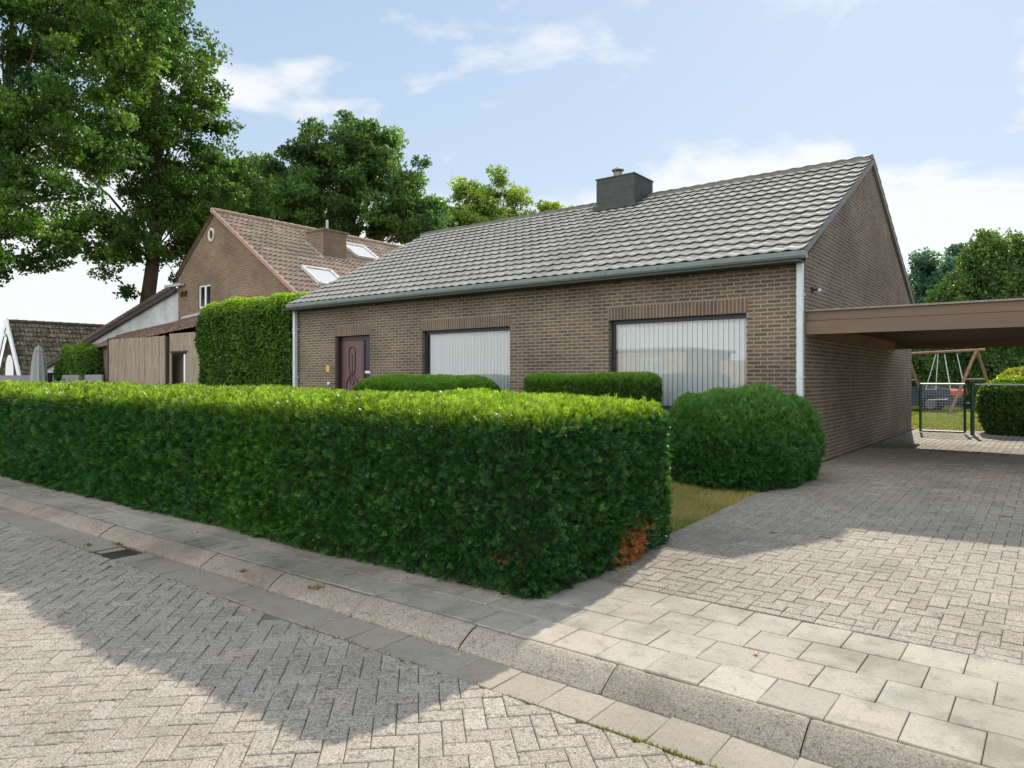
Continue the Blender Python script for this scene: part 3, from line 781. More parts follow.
def ellipsoid_shrub(name, loc, lobes, n, label, cat, colA, colT, size, tmpl, amp=.04, jit=.05, trans=.35, squash_bottom=True):
    e = empty(name, loc, label, cat); Vs = []; Cs = []; CV = []; CF = []
    tot = sum(l[3] * l[4] for l in lobes)
    for (cx, cy, cz, rx, ry, rz) in lobes:
        k = int(n * rx * ry / tot * rx * 1.0) if False else int(n * rx * ry / sum(l[3] * l[4] for l in lobes))
        d = unit(rng.normal(0, 1, (k, 3))); R_ = np.array([rx, ry, rz]); c = np.array([cx, cy, cz])
        # flatten the ball a little: superellipsoid
        q = np.sign(d) * np.abs(d) ** .92; q = q / (np.abs(q) ** 2.2).sum(1, keepdims=True) ** (1 / 2.2)
        P = c + q * R_; nn = unit(q / R_)
        dep = rng.exponential(jit, k) - jit; P = P + nn * (wob(P, amp, 2.0) - dep)[:, None]
        g = P[:, 2] > loc[2] + .02; P, nn = P[g], nn[g]
        inside = np.zeros(len(P), bool)
        for (ax, ay, az, bx, by, bz) in lobes:
            if (ax, ay, az) == (cx, cy, cz): continue
            inside |= ((((P - np.array([ax, ay, az])) / np.array([bx, by, bz])) ** 2).sum(1) < .75)
        P, nn = P[~inside], nn[~inside]
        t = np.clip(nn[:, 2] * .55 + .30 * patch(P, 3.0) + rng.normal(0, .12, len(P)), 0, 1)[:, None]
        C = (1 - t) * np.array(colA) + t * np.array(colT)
        V, C2 = scatter(tmpl, P, nn + rng.normal(0, .5, P.shape) + np.array([0, 0, .35]), size * rng.uniform(.7, 1.3, len(P)), C)
        Vs.append(V); Cs.append(C2)
        nu, nv = 24, 14; b0 = len(CV)
        for i in range(nv + 1):
            th = math.pi * i / nv
            for j in range(nu):
                ph = 2 * math.pi * j / nu; dd = np.array([math.sin(th) * math.cos(ph), math.sin(th) * math.sin(ph), math.cos(th)])
                q = np.sign(dd) * np.abs(dd) ** .92; q = q / max(1e-6, (np.abs(q) ** 2.2).sum() ** (1 / 2.2))
                p = c + q * (R_ - .09); p[2] = max(p[2], loc[2] - .02); CV.append(p)
        for i in range(nv):
            for j in range(nu): CF.append([b0 + i * nu + j, b0 + i * nu + (j + 1) % nu, b0 + (i + 1) * nu + (j + 1) % nu, b0 + (i + 1) * nu + j])
    np_mesh('inner_twigs', CV, np.array(CF), CORE, e)
    quads_obj('foliage', np.concatenate(Vs), np.concatenate(Cs), leaf_mat(name + '_leaf', trans, .5), e); return e
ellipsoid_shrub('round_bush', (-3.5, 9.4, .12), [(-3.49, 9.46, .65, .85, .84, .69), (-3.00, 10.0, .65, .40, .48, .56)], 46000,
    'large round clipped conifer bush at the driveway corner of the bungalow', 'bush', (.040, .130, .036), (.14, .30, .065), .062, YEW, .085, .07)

# ---- trees
def tube_path(mb, pts, r0, r1, n=7):
    m = len(pts); mb.tube(pts, [r0 + (r1 - r0) * i / (m - 1) for i in range(m)], n)
def tree(name, base, top, r0, blobs, nclump, nleaf, size, cA, cB, label, trunk_top=None, csize=.55, cat='tree', group=None, lean=(0, 0), tmpl=LEAF3, trans=.4, droop=0.0, limbs=9, shell=.55, seed=1):
    lr = np.random.default_rng(seed); random.seed(seed)
    e = empty(name, base, label, cat, group); mb = MB()
    bx, by, bz = base; tt = trunk_top or (bx + lean[0], by + lean[1], top)
    pts = [Vector(base).lerp(Vector(tt), t) + Vector((random.gauss(0, .12) * (t > 0), random.gauss(0, .12) * (t > 0), 0)) for t in [0, .12, .25, .4, .55, .7, .85, 1]]
    pts[0] = pts[0] + Vector((0, 0, -.1))
    mb.tube(pts, [r0 * 1.35, r0 * 1.02, r0 * .92, r0 * .8, r0 * .62, r0 * .45, r0 * .28, r0 * .1], 10)
    # clump centres in the blobs
    wts = np.array([b_[3] * b_[4] * b_[5] for b_ in blobs]) ** .7; wts = wts / wts.sum(); cc = []
    for _ in range(nclump):
        b_ = blobs[lr.choice(len(blobs), p=wts)]; d = lr.normal(0, 1, 3); d /= np.linalg.norm(d)
        rr = lr.uniform(0, 1) ** (1 / 3) if lr.uniform() > shell else lr.uniform(.78, 1.05)
        cc.append(np.array(b_[:3]) + d * rr * np.array(b_[3:]))
    cc = np.array(cc)
    # limbs reach out from the trunk to some clumps
    idx = lr.choice(len(cc), min(limbs * 5, len(cc)), replace=False)
    for q, k in enumerate(idx):
        c = Vector(cc[k]); t = min(.95, max(.36, (c.z - bz) / max(1, tt[2] - bz) * .8 - .08)); s = Vector(base).lerp(Vector(tt), t)
        mid = s.lerp(c, .5) + Vector((random.gauss(0, .3), random.gauss(0, .3), (c - s).length * .12))
        big = q < limbs; r = r0 * (.38 if big else .16) * (1.05 - t)
        mb.tube([s, s.lerp(mid, .55) + Vector((0, 0, .1)), mid, mid.lerp(c, .6), c], [r, r * .8, r * .55, r * .3, r * .12], 6)
    mb.build('trunk', M['bark'], e, smooth=True)
    # leaves
    k = nleaf // nclump; cs = csize * lr.uniform(.6, 1.45, len(cc))
    shade = np.clip(lr.normal(1.05, .28, len(cc)), .5, 1.8)
    mixv = np.clip(lr.normal(.5, .28, len(cc)), 0, 1)
    off = lr.normal(0, 1, (len(cc), k, 3)); off = off / np.linalg.norm(off, axis=2, keepdims=True) * lr.uniform(0, 1, (len(cc), k, 1)) ** .5
    off[:, :, 2] *= .6
    P = (cc[:, None, :] + off * cs[:, None, None]); P[:, :, 2] -= droop * (off[:, :, 0] ** 2 + off[:, :, 1] ** 2) * cs[:, None]
    P = P.reshape(-1, 3)
    col = ((1 - mixv)[:, None] * np.array(cA) + mixv[:, None] * np.array(cB)) * shade[:, None]; col = np.repeat(col, k, 0)
    dv = off.reshape(-1, 3) * .5 + lr.normal(0, .6, P.shape) + np.array([0, 0, .5 - droop])
    V, C = scatter(tmpl, P, dv, size * lr.uniform(.6, 1.3, len(P)), col, .15)
    quads_obj('crown', V, C, leaf_mat(name + '_leaf', trans, .5), e); return e
from_px_A = R(37.6)
def at(px, py, d):
    r = (px - 512) / 711 * d
    return np.array([r * math.cos(from_px_A) - d * math.sin(from_px_A), r * math.sin(from_px_A) + d * math.cos(from_px_A), 1.55 + (378 - py) / 711 * d])
def blob(px, py, d, rw, rh, rd=None):
    """an ellipsoid of foliage: real radii in metres"""
    p = at(px, py, d); return (p[0], p[1], p[2], rw, rd or rw, rh)
OA, OB = (.030, .085, .025), (.13, .24, .050)
# nearest oak, mostly left of the frame
bA = at(-30, 378, 30); ttA = at(25, -60, 30)
tree('oak_tree', (bA[0], bA[1], .1), 20, .42, [blob(-30, 40, 30, 4.5, 5.0), blob(45, 60, 30, 4.0, 4.6), blob(-20, 210, 29, 3.4, 2.8), blob(50, 150, 29.5, 2.8, 1.8), blob(5, 265, 28.5, 1.9, 1.2), blob(35, 205, 29, 2.4, 1.6), blob(95, 10, 30, 3.4, 3.6)],
     340, 31000, .20, OA, OB, 'huge oak tree at the left edge with hanging branches', trunk_top=tuple(ttA), csize=.72, limbs=14, seed=3)
# oak behind the lean-to, trunk visible
bB = at(150, 378, 38); ttB = at(160, 0, 38)
tree('oak_tree', (bB[0], bB[1], .1), 21, .40, [blob(128, 60, 38, 4.2, 6.0), blob(168, 135, 38, 3.2, 4.4), blob(130, 160, 37.5, 3.6, 2.8), blob(215, 200, 38.5, 2.9, 2.0), blob(85, 232, 37, 1.7, 1.1), blob(140, 235, 37.5, 3.6, 1.5), blob(205, 125, 38, 1.5, 2.9), blob(120, 5, 38, 2.8, 4.0), blob(225, 245, 39, 2.0, 1.3), blob(105, 258, 37, 1.5, 1.0), blob(78, 248, 37, 1.2, .8), blob(178, 268, 38, 1.0, .8), blob(125, 285, 37, .8, .4)],
     340, 32000, .22, OA, OB, 'large oak tree with its dark trunk showing above the lean-to roof', trunk_top=tuple(ttB), csize=.78, limbs=16, seed=5)
# dark tree between
bC = at(262, 378, 56); tree('broadleaf_tree', (bC[0], bC[1], .1), 16, .35, [blob(262, 205, 56, 4.6, 3.4), blob(240, 240, 55, 4.0, 2.4), blob(290, 225, 55, 3.6, 2.8), blob(272, 178, 56, 2.2, 1.6)],
     150, 16000, .34, (.04, .10, .028), (.10, .19, .04), 'lower dark tree filling the gap behind the brick gable', csize=1.1, seed=8)
bD = at(352, 378, 48); tree('broadleaf_tree', (bD[0], bD[1], .1), 17.5, .42, [blob(345, 158, 48, 3.3, 2.6), blob(305, 185, 48, 3.0, 2.5), blob(385, 172, 48, 2.4, 2.5), blob(350, 205, 48, 4.6, 2.6), blob(405, 215, 48, 2.3, 1.9), blob(320, 146, 48, 1.6, 1.3), blob(375, 146, 48, 1.8, 1.3), blob(285, 210, 48, 1.9, 2.0), blob(425, 218, 48, 1.8, 1.1)],
     260, 22000, .27, (.055, .12, .045), (.13, .23, .070), 'broad dark green tree rising behind the tiled roof chimney', csize=.8, limbs=16, seed=11)  # distance haze put into the leaf colour: lighter and bluer
bE = at(492, 378, 60); tree('light_tree', (bE[0], bE[1], .1), 18, .25, [blob(492, 193, 60, 2.6, 1.6), blob(505, 208, 60, 2.4, 1.5), blob(468, 200, 60, 1.6, 1.7), blob(500, 225, 60, 3.4, 2.2)],
     80, 6500, .24, (.11, .19, .04), (.28, .38, .08), 'small pale green airy tree above the bungalow ridge', csize=.8, seed=13)
bF = at(560, 378, 62); tree('light_tree', (bF[0], bF[1], .1), 16, .2, [blob(560, 212, 62, 1.5, .8), blob(550, 220, 62, 2.0, 1.1)],
     26, 2000, .30, (.11, .19, .04), (.28, .38, .08), 'tip of a pale tree just left of the roof chimney', csize=.7, seed=14)
bG = at(445, 378, 58); tree('light_tree', (bG[0], bG[1], .1), 15, .2, [blob(440, 222, 58, 2.1, 1.5), blob(455, 232, 58, 2.4, 1.7), blob(425, 230, 58, 1.8, 1.4)],
     80, 8000, .33, (.11, .19, .04), (.26, .36, .07), 'low yellow green tree between the dark tree and bungalow ridge', csize=.75, seed=15)
# right hand conifers
CA, CB = (.05, .11, .032), (.12, .20, .05)
def conifer(name, px, d, topy, rad, label, cA, cB, seed, n=44000, size=.19, bottom=.3, droop=.9):
    base = at(px, 378, d); top = at(px, topy, d)[2]; H = top - bottom; bl = []
    for k in range(8):
        t = (k + .5) / 8; r = rad * (1 - t ** 1.6) * .92 + .25; bl.append((base[0], base[1], bottom + H * t, r, r, H / 12 + .3))
    return tree(name, (base[0], base[1], HG - .05), top, .22, bl, int(n / 130), n, size, cA, cB, label, csize=.7, droop=droop, shell=.8, limbs=4, seed=seed, tmpl=LEAF3, trans=.3)
conifer('conifer_tree', 988, 37, 230, 2.5, 'tall feathery conifer with a pointed leader above the carport', CA, CB, 21)
conifer('conifer_tree', 1018, 38, 236, 2.6, 'second feathery conifer close against the right edge', CA, CB, 22)
conifer('conifer_tree', 1070, 36, 235, 3.0, 'third conifer partly outside the right edge', CA, CB, 23, 24000)
conifer('conifer_tree', 960, 39, 262, 2.4, 'shorter yellow green conifer left of the feathery pair', CA, CB, 24)
bH = at(940, 378, 46); tree('blue_spruce', (bH[0], bH[1], .1), 9, .2, [blob(943, 268, 46, 1.6, 1.7), blob(933, 292, 46, 1.6, 1.5), blob(955, 290, 46, 1.9, 2.0), blob(940, 325, 46, 2.2, 2.4)],
     110, 14000, .26, (.055, .12, .085), (.10, .20, .14), 'blue green tree beside the rear edge of the gable', csize=.7, seed=25)
gen_hedge('garden_hedge', (-12, 38.5, HG), (10, 40.2, 4.2), .5, 46000, 'high leafy hedge closing the back garden behind the swing', 'hedge', (.05, .115, .03), (.14, .23, .05), .26, LEAF, .35, jit=.14, wts={'-x': .1, '+x': .1, '-y': 1, '+y': .05, '+z': .5}, toplo=1.2)

# shrubs at the right behind the carport
gen_hedge('laurel_shrub', (-1.50, 19.95, HG), (3.6, 21.6, 1.42), .6, 26000, 'dark rounded laurel hedge right of the gate post', 'hedge', (.045, .11, .02), (.22, .34, .04), .12, LEAF, .12, jit=.08, toplo=.3)
gen_hedge('golden_shrub', (-1.25, 21.8, HG), (4.2, 23.6, 1.56), .5, 16000, 'yellow leaved shrub row standing behind the laurel hedge', 'shrub', (.10, .18, .03), (.34, .36, .05), .10, LEAF, .18, jit=.12, toplo=.9)
bY = tuple(at(917, 378, 36.5)[:2]); ellipsoid_shrub('golden_shrub', (bY[0], bY[1], HG), [(bY[0], bY[1], 1.9, .55, .6, 1.15)], 5000, 'bright yellow bush peeking past the rear wall corner under the carport', 'shrub', (.30, .36, .03), (.62, .60, .05), .22, LEAF, .1)

# ================================================================= BUNGALOW
X0, X1, Y0, YB, YR = -15.55, -3.01, 11.10, 20.7, 15.75
ZE, ZR = 3.30, 5.87
hb = empty('brick_bungalow', (-9.3, 15.7, HG), 'low brown brick bungalow with grey tiled roof behind the front hedge', 'house')
def wall_y(name, x0, x1, z0, z1, y, holes, reveal, mat, parent, top_fn=None):
    mb = MB(); xs = sorted({x0, x1, *[h[0] for h in holes], *[h[1] for h in holes]}); zs = sorted({z0, z1, *[h[2] for h in holes], *[h[3] for h in holes]})
    for i in range(len(xs) - 1):
        for j in range(len(zs) - 1):
            cx, cz = (xs[i] + xs[i + 1]) / 2, (zs[j] + zs[j + 1]) / 2
            if any(h[0] < cx < h[1] and h[2] < cz < h[3] for h in holes): continue
            mb.poly([(xs[i], y, zs[j]), (xs[i + 1], y, zs[j]), (xs[i + 1], y, zs[j + 1]), (xs[i], y, zs[j + 1])])
    for (a, b_, c_, d_) in holes:
        mb.poly([(a, y, c_), (a, y + reveal, c_), (a, y + reveal, d_), (a, y, d_)]); mb.poly([(b_, y, c_), (b_, y + reveal, c_), (b_, y + reveal, d_), (b_, y, d_)])
        mb.poly([(a, y, d_), (b_, y, d_), (b_, y + reveal, d_), (a, y + reveal, d_)], [(a, 0), (b_, 0), (b_, reveal), (a, reveal)])
        if c_ > z0: mb.poly([(a, y, c_), (b_, y, c_), (b_, y + reveal, c_), (a, y + reveal, c_)], [(a, 0), (b_, 0), (b_, reveal), (a, reveal)])
    return mb
DOOR = (-13.99, -12.72, HG, 2.56); W1 = (-11.03, -8.60, .95, 2.575); W2 = (-6.37, -3.90, 1.02, 2.575)
mb = wall_y('wall', X0, X1, 0.0, ZE, Y0, [DOOR, W1, W2], .14, M['brick'], hb)
# gables and back wall
for xx in (X0, X1):
    mb.poly([(xx, Y0, 0.0), (xx, YB, 0.0), (xx, YB, ZE + .05), (xx, YR, ZR - .02), (xx, Y0, ZE + .05)])
mb.poly([(X0, YB, 0), (X1, YB, 0), (X1, YB, ZE), (X0, YB, ZE)])
mb.build('wall', M['brick'], hb)
for h in (DOOR, W1, W2):
    mb = MB(); z0, z1 = h[3] + .002, h[3] + .235; a, b_ = h[0] - .02, h[1] + .02
    mb.box(a, b_, Y0 - .004, Y0 + .02, z0, z1)
    mb.uv = [(u_, v_ - z0 + .003) for u_, v_ in mb.uv]
    mb.build('lintel', M['soldier'], hb)
# windows
def window(h, ang):
    a, b_, c_, d_ = h; y = Y0 + .10; f = .055
    mb = MB(); mb.box(a, b_, y, y + .06, d_ - f * 1.3, d_); mb.box(a, b_, y, y + .06, c_, c_ + f); mb.box(a, a + f * 1.25, y, y + .06, c_ + f, d_ - f * 1.3); mb.box(b_ - f * .6, b_, y, y + .06, c_ + f, d_ - f * 1.3)
    w_ = mb.build('window', M['frame'], hb, bevel=.004)
    mb = MB(); mb.poly([(a + f, y + .025, c_ + f * .8), (b_ - f * .5, y + .025, c_ + f * .8), (b_ - f * .5, y + .025, d_ - f), (a + f, y + .025, d_ - f)])
    mb.build('pane', M['glass'], w_)
    mb = MB(); x = a + f; p = .089; i = 0
    while x < b_ - f * .6:
        xx = min(x + .098, b_ - .03); yy = y + .12; r_ = ang + random.uniform(-.07, .07)
        dx = (.0325 if ang < .5 else .0275) * math.cos(r_); dy = .033 * math.sin(r_); cx = x + .045
        mb.poly([(cx - dx - .004, yy - dy, c_ + .04), (cx, yy + .006, c_ + .04), (cx, yy + .006, d_), (cx - dx - .004, yy - dy, d_)])
        mb.poly([(cx, yy + .006, c_ + .04), (cx + dx + .004, yy + dy, c_ + .04), (cx + dx + .004, yy + dy, d_), (cx, yy + .006, d_)])
        x += p
    mb.build('blind', M['blind'], w_)
    mb = MB(); mb.box(a - .03, b_ + .03, Y0 - .05, y + .02, c_ - .045, c_ - .002); mb.build('sill', M['slate'], w_)
    mb = MB(); mb.box(a, b_, y + .30, y + .32, c_, d_); mb.build('room_backing', simple('dark_room_sheet', (.05, .06, .06), .9), w_)  # dark sheet stands in for the unlit room behind the slats
window(W1, .70); window(W2, .42)
# front door
dy = Y0 + .13
mb = MB(); mb.box(-13.989, -13.93, Y0 + .05, dy + .06, HG, 2.55); mb.box(-13.93, -12.721, dy, dy + .06, 2.46, 2.55); mb.box(-13.13, -13.07, dy, dy + .06, HG, 2.46)
dfr = mb.build('door_frame', M['door_dark'], hb)
mb = MB(); mb.box(-13.07, -12.722, dy + .02, dy + .03, HG, 2.46); mb.build('side_pane', M['darkglass'], dfr)
mb = MB(); mb.box(-13.05, -12.80, dy + .003, dy + .019, 1.66, 1.72); mb.build('letter_box', M['silver'], dfr)
mb = MB(); mb.box(-13.928, -13.132, dy + .02, dy + .055, HG + .02, 2.455); dd_ = mb.build('front_door', M['door'], hb, bevel=.004)
mb = MB(); cx = -13.53; yy = dy + .012
mb.tube([(cx - .05, yy, 1.62), (cx - .11, yy, 1.75)] + [(cx + .11 * math.cos(t), yy, 2.19 + .11 * math.sin(t)) for t in [math.pi * (1 - k / 8) for k in range(9)]] + [(cx + .11, yy, 1.75), (cx + .05, yy, 1.62)], .013, 6)
mb.tube([(cx - .05, yy, 1.62), (cx - .19, yy, 1.45), (cx - .23, yy, 1.25), (cx - .23, yy, .5), (cx + .23, yy, .5), (cx + .23, yy, 1.25), (cx + .19, yy, 1.45), (cx + .05, yy, 1.62)], .013, 6)
mb.tube([(cx + .07 * math.cos(t), yy, 1.46 + .07 * math.sin(t)) for t in [k * math.pi / 5 for k in range(11)]], .012, 6, cap=False)
mb.tube([(cx, yy, 1.55), (cx, yy, 2.12)], .008, 6)
mb.build('moulding', M['door_dark'], dd_)
mb = MB(); mb.box(-13.19, -13.16, dy - .02, dy + .02, 1.15, 1.38); mb.build('handle', M['silver'], dd_)
mb = MB(); mb.box(-14.32, -14.20, Y0 - .015, Y0 - .001, 1.70, 1.86); mb.build('number_plate', M['yellow'], hb)
mb = MB(); mb.tube([(-14.22, Y0 - .03, 1.42), (-14.22, Y0 - .001, 1.42)], .035, 10); mb.build('doorbell', M['white'], hb)
# roof tiles
def tile_roof(name, p0, along, down, width, slope_len, ncourse, tile_w, prof, amp, lip, mat, parent, seed=0, colsd=.1, thick=.018, sub=8):
    """p0: ridge start; along, down: unit vectors"""
    lr = np.random.default_rng(seed); along = np.array(along, float); down = np.array(down, float); nrm = np.cross(down, along); nrm /= np.linalg.norm(nrm)
    if nrm[2] < 0: nrm = -nrm
    nt = int(round(width / tile_w)); tw = width / nt; g = slope_len / ncourse; V = []; F = []; C = []
    u = np.arange(nt * sub + 1) / sub
    h = prof(u % 1.0) * amp
    for c in range(ncourse):
        jitter = lr.normal(0, .0035, nt + 1); tcol = np.clip(lr.normal(1, colsd, nt), .6, 1.5)
        rows = [(c * g - .13, -lip * .1), (c * g + .02, lip * .05), ((c + .55) * g, lip * .55), ((c + 1) * g - .004, lip), ((c + 1) * g, lip - .005), ((c + 1) * g, lip - thick), ((c + 1) * g - .10, lip - thick - .010)]
        for t in range(nt):
            idx = np.arange(t * sub, (t + 1) * sub + 1); b0 = len(V); L = len(idx)
            for (v, z) in rows:
                for q, ii in enumerate(idx):
                    V.append(np.array(p0) + along * (u[ii] * tw) + down * (v + jitter[t] * (z > 0) * 2) + nrm * (z + h[ii] + jitter[t] * .5)); C.append([tcol[t]] * 3)
            for r_ in range(len(rows) - 1):
                for q in range(L - 1):
                    F.append([b0 + r_ * L + q, b0 + r_ * L + q + 1, b0 + (r_ + 1) * L + q + 1, b0 + (r_ + 1) * L + q])
    return np_mesh(name, np.array(V), np.array(F), mat, parent, cols=np.array(C), smooth=False)
double = lambda t: 0.5 + 0.5 * np.cos(2 * np.pi * t) * 1.0                               # one low roll per half tile
pan = lambda t: np.where(t < .35, np.sin(t / .35 * np.pi), -.45 * np.sin((t - .35) / .65 * np.pi))
ez = ZE + .10; ey = Y0 - .28
sl = math.hypot(YR - ey, ZR + .08 - ez); dn = ((ey - YR) / sl * 1.0, (ez - ZR - .08) / sl)
rf = tile_roof('roof', (X0 + .14, YR, ZR + .08), (1, 0, 0), (0, dn[0], dn[1]), X1 - X0 - .08, sl, 16, .232, double, .021, .046, M['tile_grey'], hb, 1, sub=8, colsd=.05)
yb2 = YB + .25; sl2 = math.hypot(yb2 - YR, ZR + .08 - ez)
mbx = tile_roof('back_roof', (X0 - .10, YR, ZR + .08), (1, 0, 0), (0, (yb2 - YR) / sl2, (ez - ZR - .08) / sl2), X1 - X0 + .16, sl2, 14, .31, double, .022, .034, M['tile_grey'], hb, 2, sub=4)
def cap_row(mbq, p0, p1, L, r, n=8):
    a = Vector(p0); b_ = Vector(p1); d = (b_ - a); m = int(d.length / L); d.normalize()
    for k in range(m):
        s = a + d * (k * d.length * L); e_ = s + d * (L + .03)
        mbq.tube([s + Vector((0, 0, random.gauss(0, .004))), e_ + Vector((0, 0, .012))], [r, r * 1.12], n, cap=True)
mb = MB(); cap_row(mb, (X0 - .1, YR, ZR + .075), (X1 + .06, YR, ZR + .075), .36, .085); mb.build('ridge_tiles', M['slate'] if False else simple('ridge_tile', (.17, .17, .155), .6, .2), hb)
# verge boards
for xx, s in ((X1, 1), (X0, -1)):
    mb = MB()
    for (ya, za, yb, zb) in ((ey, ez, YR, ZR + .08), (yb2, ez, YR, ZR + .08)):
        q = [(ya, za - .10), (yb, zb - .11), (yb, zb + .01), (ya, za + .02)]
        mb.prism(q, 'x', xx + s * .003, xx + s * (.05 if s > 0 else -.06))
    mb.build('verge_board', simple('verge_grey', (.15, .155, .15), .6, .15), hb)
# gutter and downpipes
gy = ey - .02
prof = [(gy + .05, 3.385), (gy - .09, 3.385), (gy - .10, 3.40), (gy - .115, 3.385), (gy - .108, 3.33), (gy - .085, 3.298), (gy + .05, 3.298)]
mb = MB(); mb.prism(prof, 'x', X0 + .14, X1 + .10); g_ = mb.build('gutter', M['gutter'], hb)
for k in range(13):
    xx = X0 + .4 + k * .99; mb = MB(); mb.box(xx, xx + .03, gy - .120, gy - .10, 3.33, 3.390); mb.build('bracket', M['gutter'], g_)
mb = MB(); mb.box(X0 - .1, X1 + .0, gy - .06, Y0 - .001, 3.255, 3.295); mb.build('eaves_board', M['slate'], hb)
for xx in (-3.06, -15.47):
    mb = MB(); mb.box(xx - .045, xx + .045, Y0 - .135, Y0 - .045, .20, 3.27); o = mb.build('downpipe', M['zinc'], hb, bevel=.008)
    for z in (1.55, 2.78):
        mb = MB(); mb.box(xx - .049, xx + .049, Y0 - .139, Y0 - .001, z, z + .03); mb.build('pipe_clip', M['zinc'], o)
# chimney
mb = MB(); mb.box(-8.94, -7.92, 14.98, 15.95, 5.2, 6.36); ch = mb.build('chimney', M['slate'], hb)
mb = MB()
for k in range(5): mb.box(-8.944, -7.916, 14.976, 14.98, 5.5 + k * .19, 5.505 + k * .19)
mb.box(-8.96, -7.90, 14.96, 15.97, 6.36, 6.385); mb.build('coping', M['slate'], ch)
mb = MB(); cx, cy = -8.50, 15.25; mb.tube([(cx, cy, 6.38), (cx, cy, 6.54)], .10, 12); mb.tube([(cx, cy, 6.58), (cx, cy, 6.60), (cx, cy, 6.66)], [.15, .15, .04], 14)
for a in range(4): mb.tube([(cx + .11 * math.cos(a * 1.57), cy + .11 * math.sin(a * 1.57), 6.5), (cx + .11 * math.cos(a * 1.57), cy + .11 * math.sin(a * 1.57), 6.59)], .012, 5)
mb.build('cowl', simple('dull_flue_metal', (.22, .22, .21), .5, .2), ch)
mb = MB(); mb.bar((-9.02, 14.95, 5.66), (-7.86, 14.95, 5.66), .03, .12); mb.build('flashing', M['slate'], ch)
# small camera lamp on the gable
sc_ = MB(); sc_.box(X1 + .002, X1 + .03, 11.40, 11.47, 2.86, 2.94); sc_.bar((X1 + .03, 11.435, 2.90), (X1 + .12, 11.40, 2.90), .025); o = sc_.build('security_camera', M['black'], hb)
mb = MB(); mb.tube([(X1 + .10, 11.44, 2.90), (X1 + .15, 11.30, 2.875)], [.022, .024], 10); mb.build('lens_hood', M['zinc'], o)

# ================================================================= CARPORT
cp = empty('carport', (-1.0, 14.6, HG), 'flat roofed brown carport attached to the bungalow gable over the driveway', 'carport')
CX1 = 2.2; CY0, CY1 = 11.12, 18.15
mb = MB(); mb.box(X1 + .004, CX1, CY0, CY0 + .03, 2.405, 2.54); mb.box(X1 + .004, CX1, CY0 - .045, CY0 - .004, 2.20, 2.375); mb.box(X1 + .004, CX1, CY0 - .003, CY0 + .03, 2.20, 2.399)
mb.box(CX1 - .03, CX1, CY0 + .03, CY1, 2.20, 2.54); mb.box(X1 + .004, CX1 - .03, CY1 - .03, CY1, 2.20, 2.54)
mb.build('fascia', M['fascia'], cp)
mb = MB(); mb.box(X1 + .004, CX1 + .01, CY0 - .04, CY1 + .01, 2.541, 2.565); mb.build('roof_deck', simple('roof_edge_trim', (.20, .17, .14), .5), cp)
mb = MB(); mb.box(X1 + .004, CX1 - .031, CY0 + .031, CY1 - .031, 2.36, 2.40); mb.build('ceiling', M['soffit'], cp)
mb = MB()
for k in range(1, 22): mb.box(X1 + .1, CX1 - .05, CY0 + k * .32, CY0 + k * .32 + .02, 2.352, 2.361)
mb.build('board_joints', M['soffit'], cp)
mb = MB(); mb.box(X1 + .002, X1 + .08, CY0 + .035, CY1 - .2, 2.17, 2.355); mb.build('wall_plate', M['timber'], cp)
for yy in (CY0 + .25, CY1 - .35):
    mb = MB(); mb.box(CX1 - .16, CX1 - .05, yy, yy + .11, HG, 2.36); mb.build('post', M['fascia'], cp)

# ================================================================= GATE, WIRE FENCE
GY = 19.9
gt = empty('garden_gate', (-2.2, GY, HG), 'narrow green framed wire mesh gate at the rear wall corner', 'gate')
gx0, gx1, gz0, gz1 = -2.70, -1.78, HG + .04, 1.40
mb = MB(); r_ = .022
mb.tube([(gx0, GY, gz0 - .02), (gx0, GY, gz1)], .03, 8); mb.tube([(gx1, GY, gz0), (gx1, GY, gz1)], .03, 8); mb.tube([(gx0, GY, gz0), (gx1, GY, gz0)], r_, 8); mb.build('gate_frame', M['green_metal'], gt, smooth=True)
mb = MB(); mb.tube([(gx0, GY, gz1), (gx1, GY, gz1)], .024, 8); mb.build('top_rail', M['galv'], gt, smooth=True)
mb = MB()
for k in range(1, 18): mb.tube([(gx0, GY, gz0 + (gz1 - gz0) * k / 18), (gx1, GY, gz0 + (gz1 - gz0) * k / 18)], .0035, 4, cap=False)
for k in range(1, 16): mb.tube([(gx0 + (gx1 - gx0) * k / 16, GY, gz0), (gx0 + (gx1 - gx0) * k / 16, GY, gz1)], .0035, 4, cap=False)
mb.build('wire_mesh', M['galv'], gt)
mb = MB(); mb.box(gx1 - .03, gx1 + .10, GY - .04, GY + .03, .82, .96); mb.build('lock', M['black'], gt)
gp_ = empty('gate_post', (-1.60, GY - .15, HG), 'dark green round steel post to the right of the gate', 'post')
mb = MB(); mb.tube([(-1.62, GY - .1, HG - .05), (-1.62, GY - .1, 1.46)], .045, 10); mb.build('post', M['green_metal'], gp_, smooth=True)
mb = MB(); mb.tube([(-1.62, GY - .1, 1.46), (-1.62, GY - .1, 1.49)], [.05, .02], 10); mb.build('cap', M['black'], gp_)
wf = empty('wire_fence', (1.0, 18.9, HG), 'low green wire fence with pale rail in front of the laurel hedge', 'fence')
mb = MB(); mb.tube([(-1.57, GY - .1, 1.40), (5, GY - .75, 1.40)], .02, 6); mb.build('top_rail', M['galv'], wf)
mb = MB()
for k in range(1, 12): mb.tube([(-1.57, GY - .1, HG + .1 * k), (5, GY - .75, HG + .1 * k)], .002, 4, cap=False)
for k in range(1, 60): mb.tube([(-1.57 + .11 * k, GY - .1 - .0109 * k, HG), (-1.57 + .11 * k, GY - .1 - .0109 * k, 1.40)], .002, 4, cap=False)
mb.build('wire_mesh', M['green_metal'], wf)
